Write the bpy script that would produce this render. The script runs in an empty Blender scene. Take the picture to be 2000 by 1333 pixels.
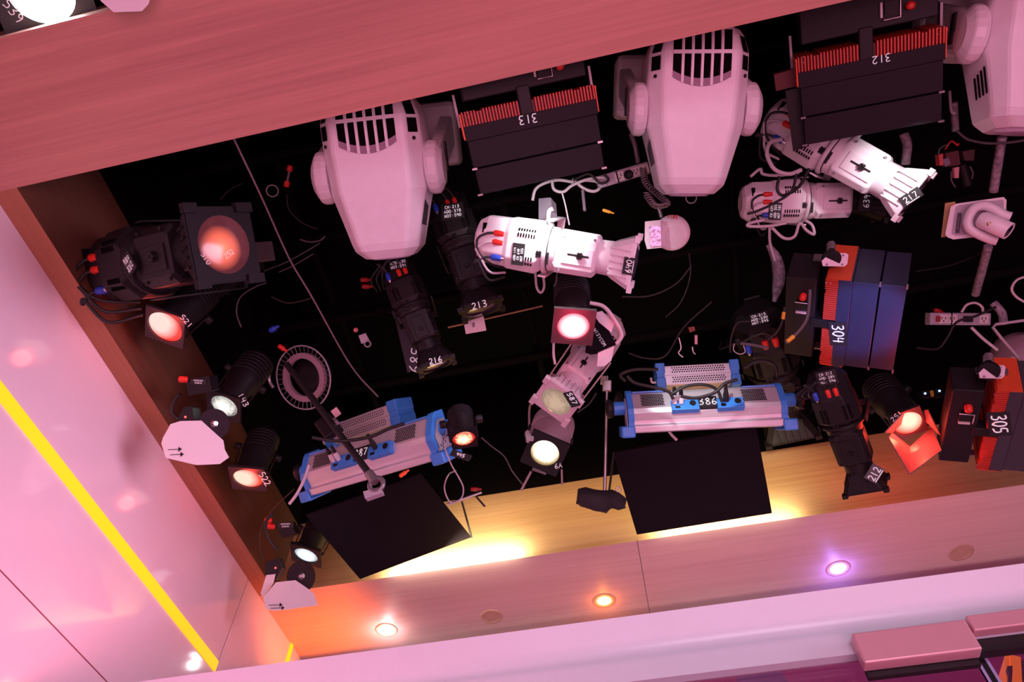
import bpy, math, random
from mathutils import Matrix, Vector, Euler
random.seed(7)
PI = math.pi
scene = bpy.context.scene
COL = scene.collection
# ------------------------------------------------------------------ camera
F = 1376.1
CAM = Vector((0, 0, 1.6))
ROT = Euler((2.55073022, 0.00521095, 0.21185808)).to_matrix()
cd = bpy.data.cameras.new('camera'); cam = bpy.data.objects.new('camera', cd); COL.objects.link(cam)
cam.location = CAM; cam.rotation_euler = (2.55073022, 0.00521095, 0.21185808)
cd.sensor_width = 36; cd.lens = F * 36 / 2000; cd.clip_start = 0.02
scene.camera = cam

def ray(px, py): return ROT @ Vector(((px - 1000) / F, -(py - 666.5) / F, -1))
def at(px, py, d): return CAM + ray(px, py) * d
def onz(px, py, z): r = ray(px, py); return CAM + r * ((z - 1.6) / r.z)
def onx(px, py, x): r = ray(px, py); return CAM + r * (x / r.x)
def ony(px, py, y): r = ray(px, py); return CAM + r * (y / r.y)
def dep(P): return -(ROT.transposed() @ (P - CAM)).z

# ------------------------------------------------------------------ materials
MATS = {}
def mat(name, col, rough=0.5, metal=0.0, emit=None, es=0.0, var=0.06, scale=30.0, spec=0.5, coat=0.0, bump=0.0):
    if name in MATS: return MATS[name]
    m = bpy.data.materials.new(name); m.use_nodes = True
    nt = m.node_tree; b = nt.nodes['Principled BSDF']
    tc = nt.nodes.new('ShaderNodeTexCoord'); nz = nt.nodes.new('ShaderNodeTexNoise')
    nz.inputs['Scale'].default_value = scale; nz.inputs['Detail'].default_value = 4
    nt.links.new(tc.outputs['Object'], nz.inputs['Vector'])
    rp = nt.nodes.new('ShaderNodeValToRGB')
    rp.color_ramp.elements[0].position = 0.3; rp.color_ramp.elements[1].position = 0.7
    rp.color_ramp.elements[0].color = tuple(c * (1 - var) for c in col) + (1,)
    rp.color_ramp.elements[1].color = tuple(min(1, c * (1 + var)) for c in col) + (1,)
    nt.links.new(nz.outputs['Fac'], rp.inputs['Fac']); nt.links.new(rp.outputs['Color'], b.inputs['Base Color'])
    b.inputs['Roughness'].default_value = rough; b.inputs['Metallic'].default_value = metal
    b.inputs['Specular IOR Level'].default_value = spec
    if coat: b.inputs['Coat Weight'].default_value = coat; b.inputs['Coat Roughness'].default_value = 0.06
    if emit: b.inputs['Emission Color'].default_value = tuple(emit) + (1,); b.inputs['Emission Strength'].default_value = es
    if bump:
        bp = nt.nodes.new('ShaderNodeBump'); bp.inputs['Strength'].default_value = bump; bp.inputs['Distance'].default_value = 0.002
        nt.links.new(nz.outputs['Fac'], bp.inputs['Height']); nt.links.new(bp.outputs['Normal'], b.inputs['Normal'])
    MATS[name] = m
    return m

def wood(name, c1, c2, axis, rough=0.42, c3=None):
    m = bpy.data.materials.new(name); m.use_nodes = True
    nt = m.node_tree; b = nt.nodes['Principled BSDF']
    tc = nt.nodes.new('ShaderNodeTexCoord'); mp = nt.nodes.new('ShaderNodeMapping')
    s = [1.2 if i == axis else 55 for i in range(3)]
    mp.inputs['Scale'].default_value = s
    nt.links.new(tc.outputs['Object'], mp.inputs['Vector'])
    nz = nt.nodes.new('ShaderNodeTexNoise'); nz.inputs['Scale'].default_value = 1.0; nz.inputs['Detail'].default_value = 7; nz.inputs['Roughness'].default_value = 0.65
    nt.links.new(mp.outputs['Vector'], nz.inputs['Vector'])
    mp2 = nt.nodes.new('ShaderNodeMapping'); mp2.inputs['Scale'].default_value = [0.5 if i == axis else 7 for i in range(3)]
    nt.links.new(tc.outputs['Object'], mp2.inputs['Vector'])
    n2 = nt.nodes.new('ShaderNodeTexNoise'); n2.inputs['Scale'].default_value = 1.0; n2.inputs['Detail'].default_value = 4
    nt.links.new(mp2.outputs['Vector'], n2.inputs['Vector'])
    mx = nt.nodes.new('ShaderNodeMix'); mx.data_type = 'FLOAT'; mx.inputs['Factor'].default_value = 0.45
    nt.links.new(nz.outputs['Fac'], mx.inputs['A']); nt.links.new(n2.outputs['Fac'], mx.inputs['B'])
    rp = nt.nodes.new('ShaderNodeValToRGB')
    rp.color_ramp.elements[0].position = 0.34; rp.color_ramp.elements[1].position = 0.66
    rp.color_ramp.elements[0].color = c1 + (1,); rp.color_ramp.elements[1].color = c2 + (1,)
    nt.links.new(mx.outputs['Result'], rp.inputs['Fac']); nt.links.new(rp.outputs['Color'], b.inputs['Base Color'])
    b.inputs['Roughness'].default_value = rough; b.inputs['Specular IOR Level'].default_value = 0.35
    MATS[name] = m
    return m

def glow(name, core, rim, s_core, s_rim, cx=0.5, cy=0.5, rad=0.5, tex=0.0, axes=(1, 2), pos=(0.35, 1.0)):
    """emissive lens: a hot core falling to a coloured rim across the lens face"""
    if name in MATS: return MATS[name]
    m = bpy.data.materials.new(name); m.use_nodes = True
    nt = m.node_tree; b = nt.nodes['Principled BSDF']
    tc = nt.nodes.new('ShaderNodeTexCoord'); sp = nt.nodes.new('ShaderNodeSeparateXYZ')
    nt.links.new(tc.outputs['Generated'], sp.inputs['Vector'])
    def mth(op, a, c=None):
        n = nt.nodes.new('ShaderNodeMath'); n.operation = op
        if hasattr(a, 'is_output'): nt.links.new(a, n.inputs[0])
        else: n.inputs[0].default_value = a
        if c is not None:
            if hasattr(c, 'is_output'): nt.links.new(c, n.inputs[1])
            else: n.inputs[1].default_value = c
        return n.outputs[0]
    u = mth('SUBTRACT', sp.outputs[axes[0]], cx); v = mth('SUBTRACT', sp.outputs[axes[1]], cy)
    r = mth('SQRT', mth('ADD', mth('MULTIPLY', u, u), mth('MULTIPLY', v, v)))
    r = mth('DIVIDE', r, rad)
    if tex:
        nz = nt.nodes.new('ShaderNodeTexNoise'); nz.inputs['Scale'].default_value = 7; nz.inputs['Detail'].default_value = 5
        nt.links.new(tc.outputs['Generated'], nz.inputs['Vector'])
        r = mth('ADD', r, mth('MULTIPLY', mth('SUBTRACT', nz.outputs['Fac'], 0.5), tex))
    rp = nt.nodes.new('ShaderNodeValToRGB')
    rp.color_ramp.elements[0].position = pos[0]; rp.color_ramp.elements[1].position = pos[1]
    rp.color_ramp.elements[0].color = (1, 1, 1, 1); rp.color_ramp.elements[1].color = (0, 0, 0, 1)
    nt.links.new(r, rp.inputs['Fac'])
    mc = nt.nodes.new('ShaderNodeMix'); mc.data_type = 'RGBA'
    mc.inputs['A'].default_value = tuple(c * s_rim for c in rim) + (1,); mc.inputs['B'].default_value = tuple(c * s_core for c in core) + (1,)
    nt.links.new(rp.outputs['Color'], mc.inputs['Factor']); nt.links.new(mc.outputs['Result'], b.inputs['Emission Color'])
    b.inputs['Emission Strength'].default_value = 1.0
    b.inputs['Base Color'].default_value = (0.02, 0.015, 0.015, 1); b.inputs['Roughness'].default_value = 0.15
    MATS[name] = m
    return m

WHITE = mat('white_paint', (0.80, 0.76, 0.80), 0.42, var=0.02)
WHITE2 = mat('white_enamel', (0.74, 0.71, 0.74), 0.38, var=0.03)
CARD = mat('white_card', (0.85, 0.82, 0.85), 0.7, var=0.01)
BLACK = mat('black_metal', (0.012, 0.010, 0.012), 0.5, var=0.2, spec=.3)
BLACK2 = mat('black_housing', (0.0095, 0.007, 0.009), 0.5, var=0.15, spec=.3)
VOID = mat('black_void', (0.0035, 0.0025, 0.003), 0.9, spec=0.05)
FABRIC = mat('black_fabric', (0.011, 0.008, 0.011), 0.95, var=0.3, scale=400, spec=0.1, bump=0.2)
PLATE = mat('plum_black_plate', (0.014, 0.010, 0.014), 0.6, var=0.05, spec=0.2)
FIN = mat('red_fin', (0.60, 0.055, 0.03), 0.4, metal=0.0)
ORANGE = mat('orange_anodised', (0.75, 0.09, 0.03), 0.4, metal=0.2)
BLUE = mat('blue_plastic', (0.05, 0.27, 0.80), 0.4)
BLUEPLUG = mat('blue_plug', (0.02, 0.07, 0.55), 0.4)
REDPLUG = mat('red_plug', (0.75, 0.03, 0.02), 0.4)
SILVER = mat('silver_shell', (0.66, 0.62, 0.66), 0.36, metal=0.45, var=0.03)
STEEL = mat('bright_steel', (0.62, 0.6, 0.62), 0.25, metal=0.9)
DSTEEL = mat('dull_steel', (0.25, 0.22, 0.24), 0.4, metal=0.7)
CHALK = mat('glowing_chalk', (0.9, 0.88, 0.9), 0.8, emit=(0.9, 0.8, 0.95), es=0.16)  # strokes carry a faint glow of their own to stay readable
CHALKB = mat('glowing_marker', (0.9, 0.88, 0.92), 0.8, emit=(0.9, 0.85, 0.95), es=0.3)  # same marker with a stronger glow put into the colour
TAPE = mat('black_tape', (0.012, 0.011, 0.013), 0.6)
CBLACK = mat('black_cable', (0.012, 0.011, 0.012), 0.5)
CGREY = mat('grey_cable', (0.10, 0.085, 0.095), 0.5)
CWHITE = mat('white_cable', (0.62, 0.56, 0.6), 0.5)
YELLOWT = mat('yellow_tape', (0.75, 0.38, 0.03), 0.5)
REDTXT = mat('red_lettering', (0.75, 0.02, 0.03), 0.6)
GREYP = mat('grey_plastic', (0.22, 0.19, 0.23), 0.5)
LAV = mat('lavender_grey_plastic', (0.42, 0.38, 0.44), 0.5)
CREAM = mat('cream_plate', (0.75, 0.7, 0.68), 0.5)
PINKMET = mat('satin_rose_metal', (0.72, 0.42, 0.47), 0.35, metal=0.35, var=0.02)
HOTRED = mat('red_led', (0.5, 0.02, 0.02), 0.4, emit=(1, 0.05, 0.05), es=5)
BLUELED = mat('blue_led', (0.1, 0.1, 0.5), 0.4, emit=(0.3, 0.5, 1), es=4)
STROBE = mat('strobe_facets', (0.38, 0.38, 0.5), 0.2, metal=0.6, var=0.7, scale=90)
BOOTH = mat('booth_haze', (0.05, 0.012, 0.03), 0.6)

# ------------------------------------------------------------------ mesh builder
def catmull(P, n=6):
    P = [Vector(p) for p in P]
    if len(P) < 3: return P
    out = []
    for i in range(len(P) - 1):
        p0 = P[i - 1] if i else P[0] * 2 - P[1]
        p1, p2 = P[i], P[i + 1]
        p3 = P[i + 2] if i + 2 < len(P) else P[-1] * 2 - P[-2]
        for k in range(n):
            t = k / n
            out.append(0.5 * ((2 * p1) + (p2 - p0) * t + (2 * p0 - 5 * p1 + 4 * p2 - p3) * t * t + (3 * p1 - p0 - 3 * p2 + p3) * t ** 3))
    out.append(P[-1])
    return out

GL = {
 '0': [[(.5, 0), (.15, .3), (.1, .9), (.4, 1.3), (.75, 1.1), (.8, .5), (.5, 0)]],
 '1': [[(.4, 1.3), (.4, 0)]],
 '2': [[(.1, 1.05), (.4, 1.3), (.75, 1.0), (.5, .5), (.1, .05), (.85, .05)]],
 '3': [[(.1, 1.25), (.6, 1.3), (.7, .95), (.3, .7), (.75, .5), (.6, .05), (.1, .05)]],
 '4': [[(.2, 1.3), (.1, .6), (.8, .65)], [(.7, 1.2), (.65, 0)]],
 '5': [[(.8, 1.3), (.25, 1.25), (.2, .75), (.7, .7), (.75, .2), (.15, 0)]],
 '6': [[(.7, 1.3), (.25, .8), (.15, .2), (.5, 0), (.8, .3), (.5, .6), (.2, .4)]],
 '7': [[(.1, 1.25), (.8, 1.25), (.35, 0)]],
 '8': [[(.5, .7), (.2, 1.0), (.5, 1.3), (.75, 1.0), (.2, .4), (.3, .05), (.7, .05), (.8, .35), (.5, .7)]],
 '9': [[(.75, 1.0), (.4, 1.3), (.15, 1.0), (.4, .7), (.75, .95), (.7, .4), (.6, 0)]],
 'A': [[(.05, 0), (.45, 1.3), (.85, 0)], [(.2, .5), (.7, .5)]],
 'C': [[(.8, 1.1), (.45, 1.3), (.12, .8), (.2, .2), (.5, 0), (.8, .2)]],
 'D': [[(.15, 0), (.15, 1.3), (.6, 1.15), (.8, .6), (.6, .1), (.15, 0)]],
 'E': [[(.8, 1.3), (.15, 1.3), (.15, 0), (.8, 0)], [(.15, .68), (.65, .68)]],
 'F': [[(.8, 1.3), (.15, 1.3), (.15, 0)], [(.15, .68), (.65, .68)]],
 'H': [[(.15, 1.3), (.15, 0)], [(.75, 1.3), (.75, 0)], [(.15, .65), (.75, .65)]],
 'I': [[(.45, 1.3), (.45, 0)]],
 'M': [[(.05, 0), (.15, 1.3), (.45, .5), (.75, 1.3), (.9, 0)]],
 'N': [[(.12, 0), (.12, 1.3), (.75, 0), (.75, 1.3)]],
 'O': [[(.45, 0), (.12, .3), (.1, .95), (.45, 1.3), (.8, .95), (.8, .3), (.45, 0)]],
 'R': [[(.15, 0), (.15, 1.3), (.65, 1.25), (.7, .8), (.15, .65), (.8, 0)]],
 'S': [[(.75, 1.15), (.4, 1.3), (.15, 1.0), (.7, .45), (.5, 0), (.1, .15)]],
 'T': [[(.45, 1.3), (.45, 0)], [(.05, 1.3), (.85, 1.3)]],
 'U': [[(.12, 1.3), (.15, .2), (.45, 0), (.75, .2), (.78, 1.3)]],
 'W': [[(0, 1.3), (.2, 0), (.45, .9), (.7, 0), (.9, 1.3)]],
 'Y': [[(.05, 1.3), (.45, .65), (.85, 1.3)], [(.45, .65), (.45, 0)]],
 ':': [[(.45, .9), (.45, .8)], [(.45, .3), (.45, .2)]], '-': [[(.2, .6), (.7, .6)]], ' ': [],
 '_': [[(-.9, -.25), (1.0, -.25)]],
}

class MB:
    def __init__(self): self.v = []; self.f = []; self.m = []; self.s = []
    def add(self, vs, fs, m=0, smooth=False):
        o = len(self.v); self.v += [tuple(p) for p in vs]
        for f in fs: self.f.append([i + o for i in f]); self.m.append(m); self.s.append(smooth)
        return self
    def box(self, x0, x1, y0, y1, z0, z1, m=0):
        vs = [(x, y, z) for x in (x0, x1) for y in (y0, y1) for z in (z0, z1)]
        return self.add(vs, [(0, 1, 3, 2), (4, 6, 7, 5), (0, 4, 5, 1), (2, 3, 7, 6), (0, 2, 6, 4), (1, 5, 7, 3)], m)
    def hexa(self, a, b, m=0):
        """two quads (lists of 4 points) joined"""
        return self.add(list(a) + list(b), [(3, 2, 1, 0), (4, 5, 6, 7), (0, 1, 5, 4), (1, 2, 6, 5), (2, 3, 7, 6), (3, 0, 4, 7)], m)
    def loft(self, rings, m=0, cap=True, smooth=False, closed=True):
        n = len(rings[0]); vs = [p for r in rings for p in r]; fs = []
        for i in range(len(rings) - 1):
            for j in range(n if closed else n - 1):
                k = (j + 1) % n
                fs.append((i * n + j, i * n + k, (i + 1) * n + k, (i + 1) * n + j))
        self.add(vs, fs, m, smooth)
        if cap:
            self.add(rings[0], [tuple(range(n))[::-1]], m); self.add(rings[-1], [tuple(range(n))], m)
        return self
    def prism(self, poly, z0, z1, m=0):
        """poly of 2-D points in local xy, extruded in local z"""
        return self.loft([[(p[0], p[1], z0) for p in poly], [(p[0], p[1], z1) for p in poly]], m)
    def lathe(self, prof, n=28, m=0, c=(0, 0), cap=True, smooth=True, sq=1.0):
        rings = [[(x, c[0] + r * math.cos(2 * PI * k / n), c[1] + r * sq * math.sin(2 * PI * k / n)) for k in range(n)] for x, r in prof]
        return self.loft(rings, m, cap, smooth)
    def lathe_dir(self, O, D, prof, n=20, m=0, smooth=True):
        D = Vector(D).normalized(); U = D.orthogonal().normalized(); V = D.cross(U); O = Vector(O)
        rings = [[O + D * x + (U * math.cos(2 * PI * k / n) + V * math.sin(2 * PI * k / n)) * r for k in range(n)] for x, r in prof]
        return self.loft(rings, m, True, smooth)
    def tube(self, P, r, n=8, m=0, spline=6, cap=True, rs=None):
        P = catmull(P, spline) if spline else [Vector(p) for p in P]
        T = []
        for i in range(len(P)):
            t = P[min(i + 1, len(P) - 1)] - P[max(i - 1, 0)]
            T.append(t.normalized() if t.length > 1e-9 else Vector((1, 0, 0)))
        U = T[0].orthogonal().normalized(); rings = []
        for i, p in enumerate(P):
            U = (U - T[i] * U.dot(T[i])); U = U.normalized() if U.length > 1e-6 else T[i].orthogonal().normalized()
            V = T[i].cross(U); rr = r if rs is None else rs(i / max(1, len(P) - 1))
            rings.append([p + (U * math.cos(2 * PI * k / n) + V * math.sin(2 * PI * k / n)) * rr for k in range(n)])
        return self.loft(rings, m, cap, True)
    def torus(self, O, N, R, r, n=32, k=8, m=0, U=None, ry=None):
        N = Vector(N).normalized(); U = Vector(U).normalized() if U else N.orthogonal().normalized(); V = N.cross(U); O = Vector(O)
        ry = ry or R
        P = [O + U * R * math.cos(2 * PI * i / n) + V * ry * math.sin(2 * PI * i / n) for i in range(n)]
        rings = []
        for i in range(n):
            d = (P[i] - O).normalized()
            rings.append([P[i] + (d * math.cos(2 * PI * j / k) + N * math.sin(2 * PI * j / k)) * r for j in range(k)])
        rings.append(rings[0])
        return self.loft(rings, m, False, True)
    def ball(self, O, r, m=0, n=10):
        O = Vector(O)
        prof = [(-r * math.cos(PI * i / n), max(1e-5, r * math.sin(PI * i / n))) for i in range(n + 1)]
        return self.lathe_dir(O, (0, 0, 1), prof, n * 2, m)
    def strokes(self, text, O, U, V, h, r, m=0, gap=1.05):
        O = Vector(O); U = Vector(U).normalized(); V = Vector(V).normalized(); s = h / 1.3
        x = 0
        tot = len(text.replace('_', '')) * gap * s
        for chx in text:
            if chx == '_':
                n = len(text) - 1
                a = O - U * (tot / 2 - 0.0) + V * (-h / 2 - .18 * h); self.tube([a, a + U * tot * .95], r, 5, m, 0); continue
            for pl in GL.get(chx, []):
                P = [O + U * (x * s - tot / 2 + p[0] * s) + V * (p[1] * s - h / 2) for p in pl]
                self.tube(P, r, 5, m, 3 if len(P) > 3 else 0)
            x += gap
        return self
    def build(self, name, mats, parent=None, bevel=0.0, subd=0, sharp=True):
        me = bpy.data.meshes.new(name); me.from_pydata(self.v, [], self.f)
        if not isinstance(mats, (list, tuple)): mats = [mats]
        for mm in mats: me.materials.append(mm)
        for p, mi, sm in zip(me.polygons, self.m, self.s): p.material_index = mi; p.use_smooth = sm
        me.update()
        import bmesh
        bm = bmesh.new(); bm.from_mesh(me); bmesh.ops.recalc_face_normals(bm, faces=bm.faces); bm.to_mesh(me); bm.free()
        o = bpy.data.objects.new(name, me); COL.objects.link(o)
        if parent is not None: o.parent = parent
        if bevel:
            b = o.modifiers.new('bevel', 'BEVEL'); b.width = bevel; b.segments = 2; b.limit_method = 'ANGLE'; b.angle_limit = math.radians(35)
            wn = o.modifiers.new('wn', 'WEIGHTED_NORMAL'); wn.keep_sharp = True
        return o

def tag(o, label=None, cat=None, group=None, kind=None):
    if label: o['label'] = label
    if cat: o['category'] = cat
    if group: o['group'] = group
    if kind: o['kind'] = kind
    return o

def frame(A, B, roll=0.0):
    X = (B - A).normalized(); mid = (A + B) / 2
    Z = CAM - mid; Z = (Z - X * Z.dot(X)).normalized()
    Y = Z.cross(X)
    M = Matrix((X, Y, Z)).transposed()
    M = M @ Matrix.Rotation(math.radians(roll), 3, 'X')
    M4 = M.to_4x4(); M4.translation = A
    return M4

class Thing:
    """a top-level Empty with a rigid frame; parts are meshes in its local coordinates"""
    def __init__(self, name, label, cat, M, group=None):
        self.e = bpy.data.objects.new(name, None); COL.objects.link(self.e); self.e.empty_display_size = 0.05
        self.e.matrix_world = M; self.M = M; self.I = M.inverted()
        tag(self.e, label, cat, group)
        self.o = self.I @ CAM
    def S(self, px, py, z=0.0):
        """the point of local plane z that pixel px,py looks at"""
        d = self.I.to_3x3() @ ray(px, py); t = (z - self.o.z) / d.z
        return self.o + d * t
    def W(self, P): return self.I @ P
    def part(self, name, mb, mats, parent=None, bevel=0.0, label=None):
        o = mb.build(name, mats, parent or self.e, bevel)
        if label: o['label'] = label
        return o
    def poly(self, pts, z): return [self.S(x, y, z).to_2d() for x, y in pts]
    def tagplate(self, name, px, py, z, w, h, ang, text, mats=None, th=0.002, hpx=None, r=None, parent=None, plate=True, gap=1.05, lines=None, uline=False):
        """a small plate (w x h pixels, baseline turned ang degrees clockwise-positive-up in the picture) carrying marker strokes"""
        O = self.S(px, py, z); a = math.radians(ang)
        U = (self.S(px + 10 * math.cos(a), py - 10 * math.sin(a), z) - O); k = U.length / 10; U.normalize()
        V = Vector((-U.y, U.x, 0))
        mb = MB()
        if plate:
            c = [O + U * sx * w * k / 2 + V * sy * h * k / 2 for sx, sy in ((-1, -1), (1, -1), (1, 1), (-1, 1))]
            mb.hexa([p - Vector((0, 0, th * 2)) for p in c], [p + Vector((0, 0, th)) for p in c], 0)
        hh = (hpx or h * 0.6) * k
        N = Vector((0, 0, th + 0.0004))
        ls = lines or [text]
        n = len(ls)
        for i, t in enumerate(ls):
            off = ((n - 1) / 2 - i) * hh * 1.55
            mb.strokes(t, O + N + V * off, U, V, hh, (r or hpx and hpx * 0.06 or h * 0.045) * k, 1, gap)
            if uline:
                tot = len(t) * gap * hh / 1.3
                a0 = O + N + V * (off - hh * .75); mb.tube([a0 - U * tot * .5, a0 + U * tot * .45], (r or hpx * .06) * k, 5, 1, 0)
        return self.part(name, mb, mats or [TAPE, CHALK], parent)

def single(name, mb, mats, label, cat, group=None, bevel=0.0, kind=None):
    return tag(mb.build(name, mats, None, bevel), label, cat, group, kind)

def sec(hy, hz, ch=0.3, cy=0.0, cz=0.0):
    c = ch * min(hy, hz)
    return [(cy + y, cz + z) for y, z in ((hy, -hz + c), (hy, hz - c), (hy - c, hz), (-hy + c, hz), (-hy, hz - c), (-hy, -hz + c), (-hy + c, -hz), (hy - c, -hz))]
def ring(x, s): return [(x, p[0], p[1]) for p in s]

# ================================================================== THE ROOM
XW = -1.758; XI = -1.674; YN0, YN1 = 0.0844, 0.4863; YF0, YF1 = 2.5444, 3.0796; ZU = 3.7; ZT = 4.12
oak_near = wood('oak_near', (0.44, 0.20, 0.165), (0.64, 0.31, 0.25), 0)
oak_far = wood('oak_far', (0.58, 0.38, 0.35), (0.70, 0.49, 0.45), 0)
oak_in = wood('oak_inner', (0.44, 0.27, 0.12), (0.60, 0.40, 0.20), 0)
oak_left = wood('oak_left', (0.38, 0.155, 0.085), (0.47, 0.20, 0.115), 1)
GLOSS = mat('gloss_white_panel', (0.80, 0.68, 0.74), 0.10, var=0.01, spec=0.5, coat=0.5)
HEAD = mat('header_gloss', (0.60, 0.70, 0.76), 0.28, var=0.01)
FLOORM = mat('studio_floor', (0.35, 0.2, 0.24), 0.4)
DARKW = mat('dark_wall', (0.02, 0.015, 0.018), 0.8)
LED = mat('yellow_led_strip', (0.8, 0.5, 0.02), 0.5, emit=(1.0, 0.47, 0.0), es=1.1, var=0)
def slab(name, x0, x1, y0, y1, z0, z1, m, parent=None):
    o = MB().box(x0, x1, y0, y1, z0, z1).build(name, m, parent)
    if parent is None: o['kind'] = 'structure'
    return o
slab('floor', -4, 5, -4, 6, -0.1, 0, FLOORM)
slab('ceiling', -4, 5, -4, 6, 5.2, 5.3, VOID)
slab('wall_right', 4.2, 4.3, -4, 6, 0, 5.2, DARKW)
slab('wall_back', -4, 4.2, -3.9, -3.8, 0, 5.2, DARKW)
# near beam, left beam, far soffit
trim1 = slab('trim_1', -3.0, 4.2, YN0, YN1, ZU, ZT, oak_near)
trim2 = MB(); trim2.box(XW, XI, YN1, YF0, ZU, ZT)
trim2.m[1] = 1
t2 = trim2.build('trim_2', [oak_left, wood('oak_shaded_inner', (0.10, 0.045, 0.028), (0.15, 0.068, 0.04), 1)]); t2['kind'] = 'structure'  # inner face shade is put into a darker wood colour
trim3 = MB()
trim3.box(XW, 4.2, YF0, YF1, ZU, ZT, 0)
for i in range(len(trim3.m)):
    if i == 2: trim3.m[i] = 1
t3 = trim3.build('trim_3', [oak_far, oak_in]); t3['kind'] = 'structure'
jn = onz(1245, 1060, ZU - 0.0005)
MB().box(-0.05, -0.048, YF0, YF1, ZU - 0.0008, ZU + 0.01).build('panel_joint', BLACK, t3).location.x = jn.x + 0.049
# black drapes over the wood
dz = 5.2
slab('wall_recess_left', XW, XI - 0.001, YN1, YF0, ZT, dz, VOID)
slab('wall_recess_far', XW, 4.2, YF0 + 0.001, YF0 + 0.08, ZT, dz, VOID)
slab('wall_recess_near', -3, 4.2, YN0 + 0.1, YN1 - 0.001, ZT, dz, VOID)
# glossy left wall with joints
wl = MB(); wl.box(XW - 0.1, XW, -3.8, 2.416, 0, ZU - 0.0005, 0); wl.box(XW - 0.1, XW, 2.421, YF1, 0, ZU - 0.0005, 0)
wlo = wl.build('wall_left', GLOSS); wlo['kind'] = 'structure'
MB().box(XW - 0.05, XW + 0.0006, -2, 2.416, 2.9005, 2.9045).build('panel_joint', mat('joint_line', (0.25, 0.06, 0.09), 0.6), wlo)
MB().box(XW - 0.09, XW - 0.004, 2.415, 2.422, 0, ZU - 0.001).build('panel_joint', BLACK, wlo)
slab('wall_far', -4, 4.2, YF1, YF1 + 0.1, 0, ZT, HEAD)
single('led_strip', MB().box(XW - 0.01, XW + 0.006, -1.5, 2.414, 3.246, 3.290), LED, 'long yellow glowing light strip running along the glossy white wall', 'light strip', 'yellow strips set in the wall')
p = onx(572, 1250, XW); q = onx(562, 1290, XW)
single('led_strip', MB().box(XW - 0.01, XW + 0.006, p.y - 0.012, p.y + 0.012, q.z - 0.2, p.z + 0.02), LED, 'short upright yellow light strip in the corner below the orange-lit soffit', 'light strip', 'yellow strips set in the wall')

# header, door, clamp ------------------------------------------------
YH = 1.5
MH_ = Matrix(((1, 0, 0, 0), (0, 0, -1, YH), (0, 1, 0, 0), (0, 0, 0, 1)))
zt = ony(1050, 1228, YH).z
zb1 = ony(1300, 1306, YH).z
prof = []
n = 20; Hh = zt - zb1
for i in range(n + 1):
    t = i / n
    z = zt - Hh * t
    k = min(1, t / 0.62)
    prof.append((YH + 0.62 * Hh * 0.75 * (k - 0.5 * k ** 4) / 0.5 * 0.55, z))  # overhang invented so the upper band catches more light than the lower
ye = max(q[0] for q in prof) + 0.02; prof += [(ye, zb1), (ye, zt)]
hm = MB(); hm.loft([[(x, y, z) for y, z in prof] for x in (-1.7575, 2.2)], 0, True, True)
hd = hm.build('wall_header', HEAD); hd['kind'] = 'structure'
es = hd.modifiers.new('es', 'EDGE_SPLIT'); es.split_angle = math.radians(40)
D = Thing('door_1', None, None, MH_); D.e['kind'] = 'structure'
gm = bpy.data.materials.new('door_glass'); gm.use_nodes = True
gb = gm.node_tree.nodes['Principled BSDF']; gb.inputs['Base Color'].default_value = (0.75, 0.55, 0.75, 1)
gb.inputs['Transmission Weight'].default_value = 1.0; gb.inputs['Roughness'].default_value = 0.02; gb.inputs['IOR'].default_value = 1.45
GLASS = gm
c0 = D.S(1140, 1333, -0.06); zbot = 1.2
ztop = ony(1500, 1275, YH + 0.06).z
x_split = D.S(1912, 1268, -0.06).x
D.part('glass_panel', MB().box(-1.0, x_split - 0.012, zbot, ztop, -0.088, -0.076), GLASS)
D.part('glass_panel', MB().box(x_split + 0.012, 2.2, zbot, ztop, -0.088, -0.076), GLASS)
D.part('glass_edge', MB().box(x_split - 0.012, x_split - 0.006, zbot, ztop, -0.089, -0.075).box(x_split + 0.006, x_split + 0.012, zbot, ztop, -0.089, -0.075), mat('glass_edge', (0.35, 0.36, 0.6), 0.2))
D.part('door_seal', MB().box(x_split - 0.006, x_split + 0.006, zbot, ztop, -0.086, -0.078), BLACK)
D.part('head_track', MB().box(-1.0, D.S(1664, 1245, -0.04).x, D.S(1400, 1300, -0.04).y - 0.012, D.S(1400, 1300, -0.04).y + 0.004, -0.075, -0.04), mat('track', (0.5, 0.42, 0.5), 0.25, metal=0.6))
cl = Thing('door_clamp', 'satin pink metal clamp holding the glass door under the white header', 'door hardware', MH_)
pl = [(1664, 1240), (1886, 1206), (1914, 1264), (1690, 1300)]
pa = [cl.S(*q, 0.0) for q in pl]
x0 = (pa[0].x + pa[3].x) / 2; x1 = (pa[1].x + pa[2].x) / 2; y1 = (pa[0].y + pa[1].y) / 2; y0 = (pa[2].y + pa[3].y) / 2
cl.part('cover_plate', MB().box(x0, x1, y0, y1, -0.035, 0.0), PINKMET, bevel=0.004)
cl.part('gasket', MB().box(x0 + 0.006, x1 - 0.004, y0 - 0.012, y1 - 0.02, -0.05, -0.036), BLACK)
rl = Thing('door_rail', 'pink satin metal rail along the header right of the clamp', 'door hardware', MH_)
b0 = rl.S(1950, 1225, 0.0).y; b1 = rl.S(1950, 1193, 0.0).y
rl.part('cover_plate', MB().box(x1 + 0.006, 2.2, b0, b1, -0.03, -0.003), PINKMET, bevel=0.003)
rl.part('gasket', MB().box(x1 + 0.006, 2.2, b0 - 0.03, b0 - 0.002, -0.06, -0.034), BLACK)
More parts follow.
